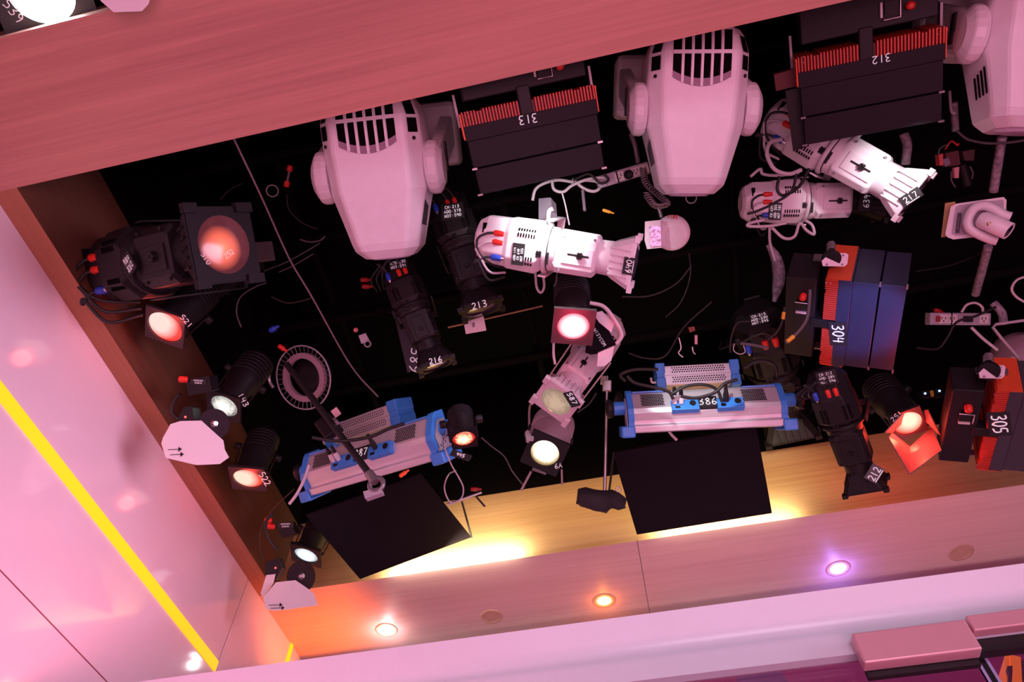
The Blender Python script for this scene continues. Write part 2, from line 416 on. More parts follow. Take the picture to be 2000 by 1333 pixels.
# the booth behind the glass
slab('wall_booth', -1.7, 2.5, 3.0, 3.05, 0, 3.6, mat('booth_wall', (0.30, 0.06, 0.18), 0.7))
B0 = Thing('hanging_screen', 'lavender grey screen behind the glass door below the header', 'screen', MH_)
pts = [(1438, 1303), (1512, 1290), (1545, 1345), (1440, 1360)]
B0.part('sheet', MB().prism(B0.poly(pts, -0.5), -0.52, -0.5), mat('lav_sheet', (0.35, 0.22, 0.38), 0.6))
OB = Thing('reflected_spotlight', 'orange sided lamp with grey bracket behind the glass at the corner, standing in for a reflection', 'stage light', MH_)  # solid stand-in for a lamp mirrored in the door glass
zz = -0.4
OB.part('side_panel', MB().prism(OB.poly([(1962, 1281), (1971, 1282), (1974, 1345), (1965, 1345)], zz), zz - 0.1, zz).prism(OB.poly([(1972, 1281), (1993, 1286), (1996, 1345), (1976, 1345)], zz), zz - 0.1, zz), mat('orange_reflection', (0.9, 0.25, 0.06), 0.5, emit=(1, 0.25, 0.06), es=0.5), bevel=0.002)
OB.part('bracket', MB().prism(OB.poly([(1966, 1304), (1977, 1303), (1977, 1316), (1975, 1345), (1968, 1345), (1970, 1318)], zz + 0.02), zz, zz + 0.02), GREYP, bevel=0.002)
OB.part('housing', MB().prism(OB.poly([(1994, 1293), (2030, 1290), (2035, 1345), (1997, 1345)], zz), zz - 0.1, zz), GREYP)

# downlights in the far soffit ----------------------------------------
def downlight(px, py, label, lens, ringm):
    P = onz(px, py, ZU)
    M = Matrix.Translation(P) @ Matrix.Rotation(PI / 2, 4, 'Y')     # local x points down
    t = Thing('ceiling_downlight', label, 'downlight', M, 'downlights in the far soffit')
    mb = MB(); n = 32
    rr = [(0.0005, 0.056), (0.003, 0.054), (0.003, 0.040), (-0.004, 0.036)]
    rings = [[(x, r * math.cos(2 * PI * k / n), r * math.sin(2 * PI * k / n)) for k in range(n)] for x, r in rr]
    mb.loft(rings, 0, False, True); t.part('trim_ring', mb, ringm)
    t.part('lens', MB().lathe([(0.0008, 0.0375), (0.0022, 0.02), (0.0026, 0.001)], 28), lens)
    return P
BEIGE = mat('beige_ring', (0.5, 0.3, 0.22), 0.5)
downlight(755, 1231, 'glowing white downlight, leftmost in the far wooden soffit', glow('dl_white', (1, 0.97, 1), (1, .9, .95), 14, 8), BEIGE)
downlight(960, 1205, 'unlit beige downlight between the white and orange ones', BEIGE, BEIGE)
downlight(1180, 1174, 'glowing orange downlight with yellow centre in the far soffit', glow('dl_orange', (1, .75, .35), (1, .25, .02), 9, 4), BEIGE)
downlight(1637, 1111, 'glowing violet blue downlight in the far wooden soffit', glow('dl_violet', (.75, .8, 1), (.35, .25, 1), 10, 5), BEIGE)
downlight(1877, 1080, 'unlit beige downlight right of the violet one', BEIGE, BEIGE)
# ================================================================== MOVING HEADS
def moving_head(label, A, B, roll=0.0, flip=1):
    M = frame(A, B, roll); L = (B - A).length
    t = Thing('moving_head_spotlight', label, 'stage light', M, 'white moving head lights')
    def rg(x, hy, z1, z0, ch):
        c = ch
        return [(x * L, p * L, q * L) for p, q in ((hy, z0 + c), (hy, z1 - c * 1.4), (hy - c * 1.1, z1), (-hy + c * 1.1, z1), (-hy, z1 - c * 1.4), (-hy, z0 + c), (-hy + c, z0), (hy - c, z0))]
    mb = MB()
    st = [(0.0, .245, .168, -.30, .06), (.05, .285, .182, -.33, .07), (.14, .312, .195, -.34, .075), (.34, .316, .20, -.34, .08), (.58, .305, .19, -.32, .08),
          (.74, .262, .175, -.29, .07), (.90, .222, .155, -.26, .06), (.945, .210, .14, -.25, .06), (1.0, .155, .09, -.20, .05)]
    mb.loft([rg(*s) for s in st], 0)
    sh = t.part('head_shell', mb, WHITE, bevel=0.010)
    # lens at the lower end
    t.part('lens', MB().lathe([(1.0 * L, .13 * L), (1.012 * L, .125 * L), (1.014 * L, .08 * L), (1.016 * L, .001)], 32, 0, (0, -.055 * L), sq=.75), mat('frosted_lens', (.6, .52, .65), .3))
    # front grille: dark opening, mesh and bars
    def zf(x):
        for a, b in zip(st, st[1:]):
            if a[0] <= x <= b[0]: k = (x - a[0]) / (b[0] - a[0]); return (a[2] + (b[2] - a[2]) * k)
    def fp(x, y, dz): return (x * L, y * L, zf(x) * L + dz)
    gy = .178
    top, bot = .018, lambda y: .30 + .055 * (1 - (y / gy) ** 2)
    mb = MB(); N = 12; r0 = []; 
    xs = [0, .25, .5, .75, 1]
    rows = []
    for k in range(len(xs)):
        rows.append([fp(top + (bot(-gy + 2 * gy * i / N) - top) * xs[k], -gy + 2 * gy * i / N, .0015) for i in range(N + 1)])
    vs = [p for r in rows for p in r]; fs = [(a * (N + 1) + b, a * (N + 1) + b + 1, (a + 1) * (N + 1) + b + 1, (a + 1) * (N + 1) + b) for a in range(len(xs) - 1) for b in range(N)]
    mb.add(vs, fs, 0)
    vent = t.part('vent', mb, VOID)
    ms = MB(); rows = []
    for k in (.83, 1):
        rows.append([fp(top + (bot(-gy + 2 * gy * i / N) - top) * (k if k == 1 else .86), -gy + 2 * gy * i / N, .0022) for i in range(N + 1)])
    ms.add([p for r in rows for p in r], [(b, b + 1, N + 2 + b, N + 1 + b) for b in range(N)])
    t.part('vent_mesh', ms, mat('vent_mesh', (.30, .2, .27), .6, var=.6, scale=600), vent)
    g = MB(); w = .011
    for i in range(7):
        y = -gy + 2 * gy * i / 6
        yy = max(-gy + w, min(gy - w, y))
        if i in (0, 6): continue
        P = [fp(top + (bot(yy) - top) * k / 6, yy, .003) for k in range(7)]
        g.loft([[(p[0], p[1] - w * L, p[2] - .012), (p[0], p[1] + w * L, p[2] - .012), (p[0], p[1] + w * .7 * L, p[2] + .004), (p[0], p[1] - w * .7 * L, p[2] + .004)] for p in P])
    for xc in (.152,):
        g.loft([[(xc * L - w * L, y * L, zf(xc) * L - .01), (xc * L + w * L, y * L, zf(xc) * L - .01), (xc * L + w * L, y * L, zf(xc) * L + .007), (xc * L - w * L, y * L, zf(xc) * L + .007)] for y in (-gy, gy)])
    t.part('grille', g, WHITE)
    # chamfer vents, screws and side slots
    def at_x(x, c):
        i = [k for k in range(len(st) - 1) if st[k][0] <= x <= st[k + 1][0]][0]; k = (x - st[i][0]) / (st[i + 1][0] - st[i][0])
        return st[i][c] + (st[i + 1][c] - st[i][c]) * k
    for s in (1, -1):
        for a, b in ((.05, .145), (.165, .25)):
            q = []
            for x, e in ((a, 0), (b, 0), (b, 1), (a, 1)):
                hy = at_x(x, 1); z1 = zf(x); c = at_x(x, 4); f = .22 + .56 * e
                q.append(Vector((x * L, s * (hy - c * 1.1 * (1 - f)) * L + s * .002, (z1 - c * 1.4 * f) * L + .002)))
            t.part('side_vent', MB().add(q, [(0, 1, 2, 3)]), VOID)
        x = .285
        t.part('screw', MB().lathe_dir((x * L, s * (.314 - .04) * L, (zf(x) - .05) * L), (0, s * .8, .6), [(0, .011 * L), (.004, .011 * L)], 12), BLACK)
        if s == flip:
            for k in range(4):
                zz = .055 - .045 * k
                q = [Vector((x * L, s * (at_x(x, 1) * L + .0025), (zz + o) * L)) for x, o in ((.66 + .012 * k, -.013), (.81 + .004 * k, -.013), (.81 + .004 * k, .010), (.66 + .012 * k, .013))]
                t.part('cooling_slot', MB().add(q, [(0, 1, 2, 3)]), VOID)
    # yoke arms with pivot covers, and the base above
    for s in (1, -1):
        mb = MB()
        def arm_ring(y, k):
            P = []
            for i in range(20):
                a = 2 * PI * i / 20
                P.append(((.46 + .17 * k * math.cos(a)) * L, y * L, (-.02 + .15 * k * math.sin(a)) * L))
            return P
        mb.loft([arm_ring(s * .31, .9), arm_ring(s * .335, 1.0), arm_ring(s * .385, .98), arm_ring(s * .42, .62)], 0)
        # rising part of the arm
        mb.hexa([(.34 * L, s * .345 * L, .06 * L), (.52 * L, s * .345 * L, -.10 * L), (.30 * L, s * .345 * L, -.62 * L), (.08 * L, s * .345 * L, -.62 * L)],
                [(.34 * L, s * .41 * L, .03 * L), (.50 * L, s * .41 * L, -.10 * L), (.29 * L, s * .43 * L, -.62 * L), (.09 * L, s * .43 * L, -.62 * L)], 0)
        arm = t.part('yoke_arm', mb, WHITE2, bevel=0.006)
        t.part('arm_slot', MB().box(.30 * L, .48 * L, s * .412 * L, s * .428 * L, -.17 * L, -.12 * L), BLACK, arm)
    t.part('base', MB().box(-.02 * L, .42 * L, -.45 * L, .45 * L, -.86 * L, -.62 * L), WHITE2, bevel=0.02)
    return t
mh1 = moving_head('white moving head light pointing down beside the wooden beam, lens above black lamp 216', onz(721, 190, 3.97), onz(762, 502, 3.77), 13, 1)
mh2 = moving_head('white moving head light between panels 313 and 312, tilted straight down', onz(1362, 66, 3.97), onz(1347, 379, 3.77), -11, -1)

mh3 = moving_head('white moving head light cut off by the right edge beside panel 312', onz(2058, -95, 3.93), onz(1998, 254, 3.71), -24, -1)

# ================================================================== LED PANEL FIXTURES (red fins)
def led_panel(label, M, L, W, T, side_col):
    """x: housing -> front; W across, T thick (into the dark)"""
    M = Matrix(M)
    t = Thing('led_panel_spotlight', label, 'stage light', M, 'red finned lamps in black boxes')
    h = W / 2
    # rear housing and brackets
    t.part('rear_housing', MB().box(0, .27 * L, -h * .92, h * .92, -T * .8, -.012), BLACK2, bevel=.004)
    for s in (1, -1): t.part('side_bracket', MB().box(.20 * L, .46 * L, *sorted((s * (h + .0045), s * (h + .012))), -T * .62, -T * .45), DSTEEL)
    t.part('bridge', MB().box(.24 * L, .5 * L, -h * .13, h * .06, -T * .3, -.004), BLACK2, bevel=.003)
    f = MB(); x0, x1 = .345 * L, .455 * L
    n = 44
    for i in range(n):
        y = -h + W * (i + .5) / n
        if -h * .14 < y < h * .08: continue
        f.box(x0 + (.012 * L if i in (5, 6, n - 6, n - 7) else 0), x1, y - W / n * .21, y + W / n * .21, -T * .9, 0)
    t.part('heat_sink', f, FIN)
    fb = MB().box(.36 * L, x1, -h * .985, h * .985, -T * .85, -.016); t.part('heat_sink_core', fb, mat('dark_red_core', (.16, .014, .01), .5))
    for s in (1, -1):
        ya, yb = sorted((s * h, s * (h + .004)))
        t.part('end_plate', MB().box(x0 + .004, x0 + .04 * L, ya, yb, -T, -.001).box(x0 + .038 * L, .555 * L, ya, yb - s * .001 if s > 0 else yb, -T, -.001), ORANGE)
    bx = MB().box(x1, .57 * L, -h, h, -T, 0.0)
    t.part('lamp_body', bx, side_col, bevel=.002)
    t.part('hood', MB().box(.572 * L, .782 * L, -h * .97, h * .975, -T * .99, -.003), side_col, bevel=.0015)
    t.part('hood', MB().box(.797 * L, L, -h * .95, h * .965, -T * .98, -.006), side_col, bevel=.0015)
    sm = MB().box(.782 * L, .797 * L, -h * .93, h * .93, -T * .9, -.02)
    t.part('hinge_gap', sm, VOID)
    for x in (.79, 1.0):
        for s in (1, -1): t.part('hood_clip', MB().box(x * L - .003, x * L + .003, s * h * .96 - .008, s * h * .96 + .008, -.012, -.002), STEEL)
    for s in (1, -1):
        for x in (.35, .39): t.part('screw', MB().ball((x * L, s * h * .9, -.006), .004, 0, 6), STEEL)
    pw = MB(); pw.box(.10 * L, .2 * L, h * .22, h * .42, -.014, -.004, 0)
    pc = t.part('power_socket', pw, BLACK)
    fr = MB(); fr.tube([(.09 * L, h * .42, 0), (.22 * L, h * .42, 0), (.22 * L, h * .2, 0)], .0025, 6, 0, 0); t.part('socket_guard', fr, STEEL, pc)
    t.part('socket_label', MB().box(.1 * L, .2 * L, h * .16, h * .19, -.012, -.002), CREAM, pc)
    rp = MB().lathe_dir((.16 * L, h * .55, -.012), (0, 0, 1), [(0, .012), (.02, .012), (.024, .006)], 14); t.part('connector', rp, REDPLUG)
    return t, L
p313, L = led_panel('black box lamp with red fins and upside down number 313', [[-0.0067, 0.9902, 0.1395, -0.0651], [0.9692, 0.0407, -0.2429, 0.4528], [-0.2462, 0.1335, -0.96, 3.8302], [0, 0, 0, 1]], .387, .42, .18, PLATE)
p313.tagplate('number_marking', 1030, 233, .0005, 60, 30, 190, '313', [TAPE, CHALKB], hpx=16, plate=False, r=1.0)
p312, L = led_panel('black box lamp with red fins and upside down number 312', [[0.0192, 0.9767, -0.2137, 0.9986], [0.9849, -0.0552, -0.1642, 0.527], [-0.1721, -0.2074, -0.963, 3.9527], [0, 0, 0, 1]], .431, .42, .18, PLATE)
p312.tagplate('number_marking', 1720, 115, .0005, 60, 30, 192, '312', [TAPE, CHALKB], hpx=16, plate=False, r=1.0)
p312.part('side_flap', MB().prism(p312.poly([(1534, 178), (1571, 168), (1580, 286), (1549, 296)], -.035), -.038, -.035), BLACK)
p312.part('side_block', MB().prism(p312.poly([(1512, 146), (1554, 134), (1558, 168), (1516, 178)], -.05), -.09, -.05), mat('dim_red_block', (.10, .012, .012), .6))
PB = mat('blue_lit_plate', (0.024, 0.026, 0.055), 0.38, var=0.05)  # blue light falling on the black plates is mixed into this colour
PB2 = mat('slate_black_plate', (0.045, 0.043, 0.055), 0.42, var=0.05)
p304, L = led_panel('blue-lit black box lamp numbered 304 hanging sideways with bright red end', [[0.8826, -0.0176, -0.4698, 0.7247], [0.0432, -0.992, 0.1183, 1.6117], [-0.4681, -0.1247, -0.8748, 3.8673], [0, 0, 0, 1]], .388, .42, .203, PB)
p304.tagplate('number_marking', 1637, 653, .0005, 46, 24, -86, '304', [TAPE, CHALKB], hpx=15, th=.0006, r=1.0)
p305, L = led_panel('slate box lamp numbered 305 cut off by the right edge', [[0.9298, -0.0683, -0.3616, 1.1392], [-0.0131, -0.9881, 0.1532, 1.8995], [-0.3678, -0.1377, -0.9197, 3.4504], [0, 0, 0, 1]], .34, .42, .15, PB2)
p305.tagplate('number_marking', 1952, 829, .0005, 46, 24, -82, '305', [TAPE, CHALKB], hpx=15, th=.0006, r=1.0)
# suspension plates on the red ends
def suspension(label, px, py, d, up, thing):
    # stands just off the red end plate of its lamp
    o_ = thing.o; dv = thing.I.to_3x3() @ ray(px, py); d = (.262 - o_.y) / dv.y if (.262 - o_.y) / dv.y < 3.2 else d
    P = at(px, py, d)
    M = frame(P, at(px + 40, py - 3, d - .01), 0)
    t = Thing('suspension_bracket', label, 'bracket', M, 'silver brackets carrying the box lamps')
    t.part('mount_plate', MB().prism(t.poly([(px - 22, py + 8), (px + 20, py + 9), (px + 26, py + 4), (px + 28, py - 14), (px + 24, py - 17), (px - 8, py - 18), (px - 24, py - 2)], 0), -.006, 0), mat('dull_plate', (.42, .38, .42), .4, metal=.5), bevel=.002)
    k = MB(); O = t.S(px - 5, py - 4, .0); D = (t.W(at(px - 6, py - 40, d + .12)) - O)
    k.lathe_dir(O, D, [(0, .030), (.012, .033), (.022, .028), (.026, .016), (.07, .012), (.12, .010)], 18)
    t.part('swivel_knob', k, BLACK)
    s = MB(); D.normalize(); U = D.orthogonal().normalized(); V = D.cross(U)
    s.tube([O + D * (.07 + .06 * i / 40) + (U * math.cos(i * .9) + V * math.sin(i * .9)) * .014 for i in range(40)], .002, 5, 0, 0)
    t.part('spring', s, DSTEEL)
    for q in ((-14, 5), (16, 5), (18, -13)): t.part('bolt', MB().ball(t.S(px + q[0], py + q[1], .001), .004, 0, 6), STEEL)
suspension('silver plate with black spring knob on the red end of lamp 304', 1629, 512, 2.27, 0, p304)
suspension('silver plate with black spring knob on the red end of lamp 305', 1936, 731, 2.42, 0, p305)

# ================================================================== ELLIPSOIDALS
def ellipsoidal(label, A, B, roll=0, shell=None, dark=None, black=False, lens=None, fat=1.0, group=None, name='ellipsoidal_spotlight', yoke=True, cables=True, tubec=None, side=1):
    shell = shell or WHITE; tubec = tubec or shell
    M = frame(A, B, roll); s = (B - A).length; k = s * fat
    t = Thing(name, label, 'stage light', M, group)
    t.s = s; t.k = k
    b = MB()
    b.loft([ring(.0 * s, sec(.085 * k, .08 * k, .7)), ring(.015 * s, sec(.115 * k, .11 * k, .7)), ring(.07 * s, sec(.148 * k, .13 * k, .6)), ring(.20 * s, sec(.150 * k, .14 * k, .55)),
            ring(.225 * s, sec(.158 * k, .15 * k, .5)), ring(.40 * s, sec(.163 * k, .152 * k, .5)), ring(.435 * s, sec(.14 * k, .135 * k, .6)), ring(.45 * s, sec(.12 * k, .12 * k, .6))])
    t.part('rear_housing', b, shell, bevel=.004)
    for g in (1, -1):
        v = MB()
        for r in range(2):
            for i in range(7):
                x = (.285 + .0165 * i) * s; y = g * (.070 + .028 * r) * k
                z = (.152 if y < .09 * k else .152 - 0) * k
                zz = .1525 * k - max(0, abs(y) - .0878 * k) * 1.0
                v.box(x, x + .008 * s, y - .012 * k, y + .012 * k, zz - .02 * k, zz + .0012)
        t.part('vent', v, VOID)
    t.part('tail_slot', MB().box(.055 * s, .075 * s, .045 * k, .105 * k, .10 * k, .128 * k), VOID)
    r_ = MB().lathe([(.44 * s, .12 * k), (.445 * s, .158 * k), (.465 * s, .158 * k), (.47 * s, .14 * k), (.52 * s, .135 * k)], 28)
    t.part('shutter_ring', r_, shell)
    gp = MB().lathe([(.468 * s, .1405 * k), (.4685 * s, .1415 * k), (.476 * s, .1415 * k), (.4765 * s, .1405 * k)], 28, cap=False)
    gp.box(.478 * s, .49 * s, -.085 * k, -.01 * k, .128 * k, .143 * k)
    t.part('shutter_slot', gp, BLACK)
    bb = MB().loft([ring(.50 * s, sec(.10 * k, .115 * k, .5)), ring(.53 * s, sec(.13 * k, .125 * k, .3)), ring(.76 * s, sec(.127 * k, .122 * k, .3)), ring(.775 * s, sec(.11 * k, .11 * k, .3))])
    br = t.part('barrel', bb, shell, bevel=.003)
    rail = MB().box(.565 * s, .755 * s, -.062 * k, .045 * k, .11 * k, .132 * k)
    t.part('rail_cover', rail, shell, br, bevel=.002)
    kn = MB(); kn.box(.60 * s, .73 * s, -.008 * k, .004 * k, .128 * k, .1335 * k)
    def star(mb, x, y, z):
        for a in range(3):
            P = []
            ca, sa = math.cos(a * PI / 3), math.sin(a * PI / 3)
            for u, w in ((-.022, -.007), (.022, -.007), (.022, .007), (-.022, .007)): P.append((x + (u * ca - w * sa) * k, y + (u * sa + w * ca) * k))
            mb.prism(P, z, z + .02 * k)
    star(kn, .675 * s, -.002 * k, .13 * k)
    t.part('knob', kn, BLACK)
    kn = MB(); star(kn, .425 * s, -.03 * k, .128 * k); t.part('knob', kn, BLACK)
    for x in (.56, .75):
        for y in (-.105, .105): t.part('screw', MB().lathe_dir((x * s, y * k, .115 * k), (0, 0, 1), [(0, .008 * k), (.012 * k, .008 * k)], 10), GREYP if not black else BLACK)
    tb = MB().lathe([(.765 * s, .098 * k), (.77 * s, .105 * k), (.86 * s, .108 * k), (.865 * s, .10 * k)], 28)
    tb.loft([ring(.845 * s, sec(.095 * k, .095 * k, .4)), ring(.88 * s, sec(.115 * k, .115 * k, .3)), ring(.975 * s, sec(.155 * k, .155 * k, .2)), ring(.995 * s, sec(.157 * k, .157 * k, .2))])
    for i in range(5):
        y = (-.08 + .04 * i) * k
        tb.hexa([(.85 * s, y - .005 * k, .09 * k), (.85 * s, y + .005 * k, .09 * k), (.975 * s, y + .006 * k, .14 * k), (.975 * s, y - .006 * k, .14 * k)],
                [(.85 * s, y - .005 * k, .112 * k), (.85 * s, y + .005 * k, .112 * k), (.975 * s, y + .006 * k, .166 * k), (.975 * s, y - .006 * k, .166 * k)])
    lt = t.part('lens_tube', tb, tubec, bevel=.002)
    # gel holder lips
    gl = MB()
    for y in (-.15, .15):
        gl.box(.985 * s, 1.015 * s, (y - .02) * k, (y + .02) * k, .10 * k, .16 * k); gl.box(.985 * s, 1.015 * s, (y - .02) * k, (y + .02) * k, -.16 * k, -.08 * k)
    gl.box(.99 * s, 1.0 * s, -.15 * k, .15 * k, -.15 * k, .15 * k)
    t.part('gel_holder', gl, tubec)
    t.part('lens', MB().lathe([(1.001 * s, .12 * k), (1.012 * s, .09 * k), (1.018 * s, .001)], 28), lens or mat('dark_lens', (.05, .04, .06), .08))
    if yoke:
        y_ = MB()
        for q in (1, -1):
            y_.box(.425 * s, .475 * s, q * .168 * k if q > 0 else q * .168 * k - .006, q * .168 * k + (.006 if q > 0 else 0), -.42 * k, .05 * k)
        y_.box(.425 * s, .475 * s, -.174 * k, .174 * k, -.44 * k, -.42 * k)
        yk = t.part('yoke', y_, shell, bevel=.001)
        cl = MB(); cl.box(.40 * s, .50 * s, -.05 * k, .05 * k, -.62 * k, -.44 * k); t.part('pipe_clamp', cl, DSTEEL, yk, bevel=.004)
    if cables:
        for i, (y, c, m_) in enumerate(((.055, REDPLUG, CBLACK), (.0, REDPLUG, CWHITE if not black else CBLACK), (-.095, BLUEPLUG, CBLACK))):
            pg = MB(); z = .125 * k
            pg.lathe_dir((.215 * s, y * k, z), (-1, 0, .12), [(0, .012 * k), (.02 * s, .013 * k)], 10, 1).lathe_dir((.195 * s, y * k, z + .002 * s), (-1, 0, .12), [(0, .019 * k), (.055 * s, .019 * k), (.065 * s, .012 * k)], 12, 0)
            po = t.part('connector', pg, [c, STEEL])
            cb = MB(); x0 = .135 * s
            e = .03 - .16 * (i - 1) * .6
            cb.tube([(x0, y * k, z + .008 * s), (.09 * s, y * k - .01 * k, z + .03 * s), (.045 * s, (y - .05) * k, z + .05 * s), (.06 * s, (y - .13 + .05 * i) * k, z + .045 * s), (.13 * s, (-.14 - .05 * i) * k, z - .01 * s), (.2 * s, (-.17 - .03 * i) * k, -.02 * s)], .008 * k, 7)
            t.part('plug_cable', cb, m_, po)
    return t

WG = 'white ellipsoidal spotlights'; BG = 'black ellipsoidal spotlights'
e640 = ellipsoidal('white spotlight numbered 640 glaring brightly at the centre beneath panel 313', at(934, 463, 2.36), at(1240, 513, 2.26), 6, group=WG)
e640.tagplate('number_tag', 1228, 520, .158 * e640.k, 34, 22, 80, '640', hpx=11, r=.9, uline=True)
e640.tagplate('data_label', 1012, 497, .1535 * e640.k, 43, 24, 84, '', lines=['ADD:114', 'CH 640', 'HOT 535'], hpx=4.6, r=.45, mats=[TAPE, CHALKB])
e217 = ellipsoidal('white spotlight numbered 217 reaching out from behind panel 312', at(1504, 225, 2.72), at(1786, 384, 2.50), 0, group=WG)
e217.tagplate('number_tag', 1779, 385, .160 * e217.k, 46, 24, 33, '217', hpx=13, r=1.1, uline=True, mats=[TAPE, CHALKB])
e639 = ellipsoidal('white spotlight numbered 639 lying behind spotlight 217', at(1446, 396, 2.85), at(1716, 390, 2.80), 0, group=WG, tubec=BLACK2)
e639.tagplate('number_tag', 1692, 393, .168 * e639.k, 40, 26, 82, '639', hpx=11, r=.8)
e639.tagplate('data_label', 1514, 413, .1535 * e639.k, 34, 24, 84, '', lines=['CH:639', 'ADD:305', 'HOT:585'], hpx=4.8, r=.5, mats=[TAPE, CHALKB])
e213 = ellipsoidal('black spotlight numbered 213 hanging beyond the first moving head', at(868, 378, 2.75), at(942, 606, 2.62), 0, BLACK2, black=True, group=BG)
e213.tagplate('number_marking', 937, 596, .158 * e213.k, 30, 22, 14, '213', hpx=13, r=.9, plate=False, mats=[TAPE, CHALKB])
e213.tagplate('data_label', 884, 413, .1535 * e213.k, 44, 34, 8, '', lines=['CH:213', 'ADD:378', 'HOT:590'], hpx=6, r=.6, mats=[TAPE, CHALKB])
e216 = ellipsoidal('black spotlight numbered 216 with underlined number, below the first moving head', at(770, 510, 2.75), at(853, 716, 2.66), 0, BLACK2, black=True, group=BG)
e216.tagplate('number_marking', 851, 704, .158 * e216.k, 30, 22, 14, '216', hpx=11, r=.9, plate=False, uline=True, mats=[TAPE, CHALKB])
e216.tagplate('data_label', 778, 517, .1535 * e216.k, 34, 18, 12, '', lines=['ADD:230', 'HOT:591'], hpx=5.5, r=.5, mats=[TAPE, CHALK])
e215 = ellipsoidal('black spotlight with data label 215 left of the blue-lit box lamp', at(1474, 602, 2.98), at(1540, 830, 3.4), 0, BLACK2, black=True, group=BG)
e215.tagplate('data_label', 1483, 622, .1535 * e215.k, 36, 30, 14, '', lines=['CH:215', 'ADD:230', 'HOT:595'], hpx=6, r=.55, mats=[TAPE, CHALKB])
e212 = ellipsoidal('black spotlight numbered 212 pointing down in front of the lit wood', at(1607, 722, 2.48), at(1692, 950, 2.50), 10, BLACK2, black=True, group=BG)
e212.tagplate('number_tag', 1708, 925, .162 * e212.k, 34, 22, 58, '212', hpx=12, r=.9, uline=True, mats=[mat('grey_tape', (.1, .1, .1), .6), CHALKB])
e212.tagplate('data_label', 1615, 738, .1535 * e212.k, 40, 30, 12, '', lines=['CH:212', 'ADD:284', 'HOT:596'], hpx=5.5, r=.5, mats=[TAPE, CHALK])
RED252 = glow('lens_252', (1, .15, .09), (.13, .02, .03), 1.9, .8, .44, .60, .46, pos=(.1, .85))
e510 = ellipsoidal('large black spotlight with half lit red lens numbered 252 beside the left wooden beam', at(212, 530, 2.52), at(438, 478, 2.16), -8, BLACK2, black=True, lens=RED252, fat=1.12, group=BG, tubec=mat('dull_black_frame', (.009, .007, .009), .6, spec=.2))
def mark_x(t, xp, npx, nang, nh, text, name='number_marking', parent=None):
    """marker strokes on the local plane x = xp, read along nang in the picture"""
    P = t.o
    def hit(px, py): dv = t.I.to_3x3() @ ray(px, py); return P + dv * ((xp - P.x) / dv.x) + Vector((.0012, 0, 0))
    a = math.radians(nang); O = hit(*npx); Q = hit(npx[0] + 8 * math.cos(a), npx[1] - 8 * math.sin(a)); Q3 = hit(npx[0] - 8 * math.sin(a), npx[1] - 8 * math.cos(a))
    U = Q - O; k = U.length / 8
    t.part(name, MB().strokes(text, O, U, Q3 - O, nh * k, nh * .06 * k, 0), CHALK, parent)
mark_x(e510, 1.003 * e510.s, (402, 506), -58, 11, '510')
mark_x(e510, 1.016 * e510.s, (447, 496), 38, 9, '252')
e510.tagplate('data_label', 252, 515, .1535 * e510.k, 36, 30, -62, '', lines=['CH:510', 'ADD:295', 'HOT:590'], hpx=5, r=.5)
e2 = ellipsoidal('dim black spotlight tucked below the lamp with lens 252', at(505, 500, 3.05), at(385, 585, 2.86), 0, BLACK2, black=True, group=BG, fat=1.2)
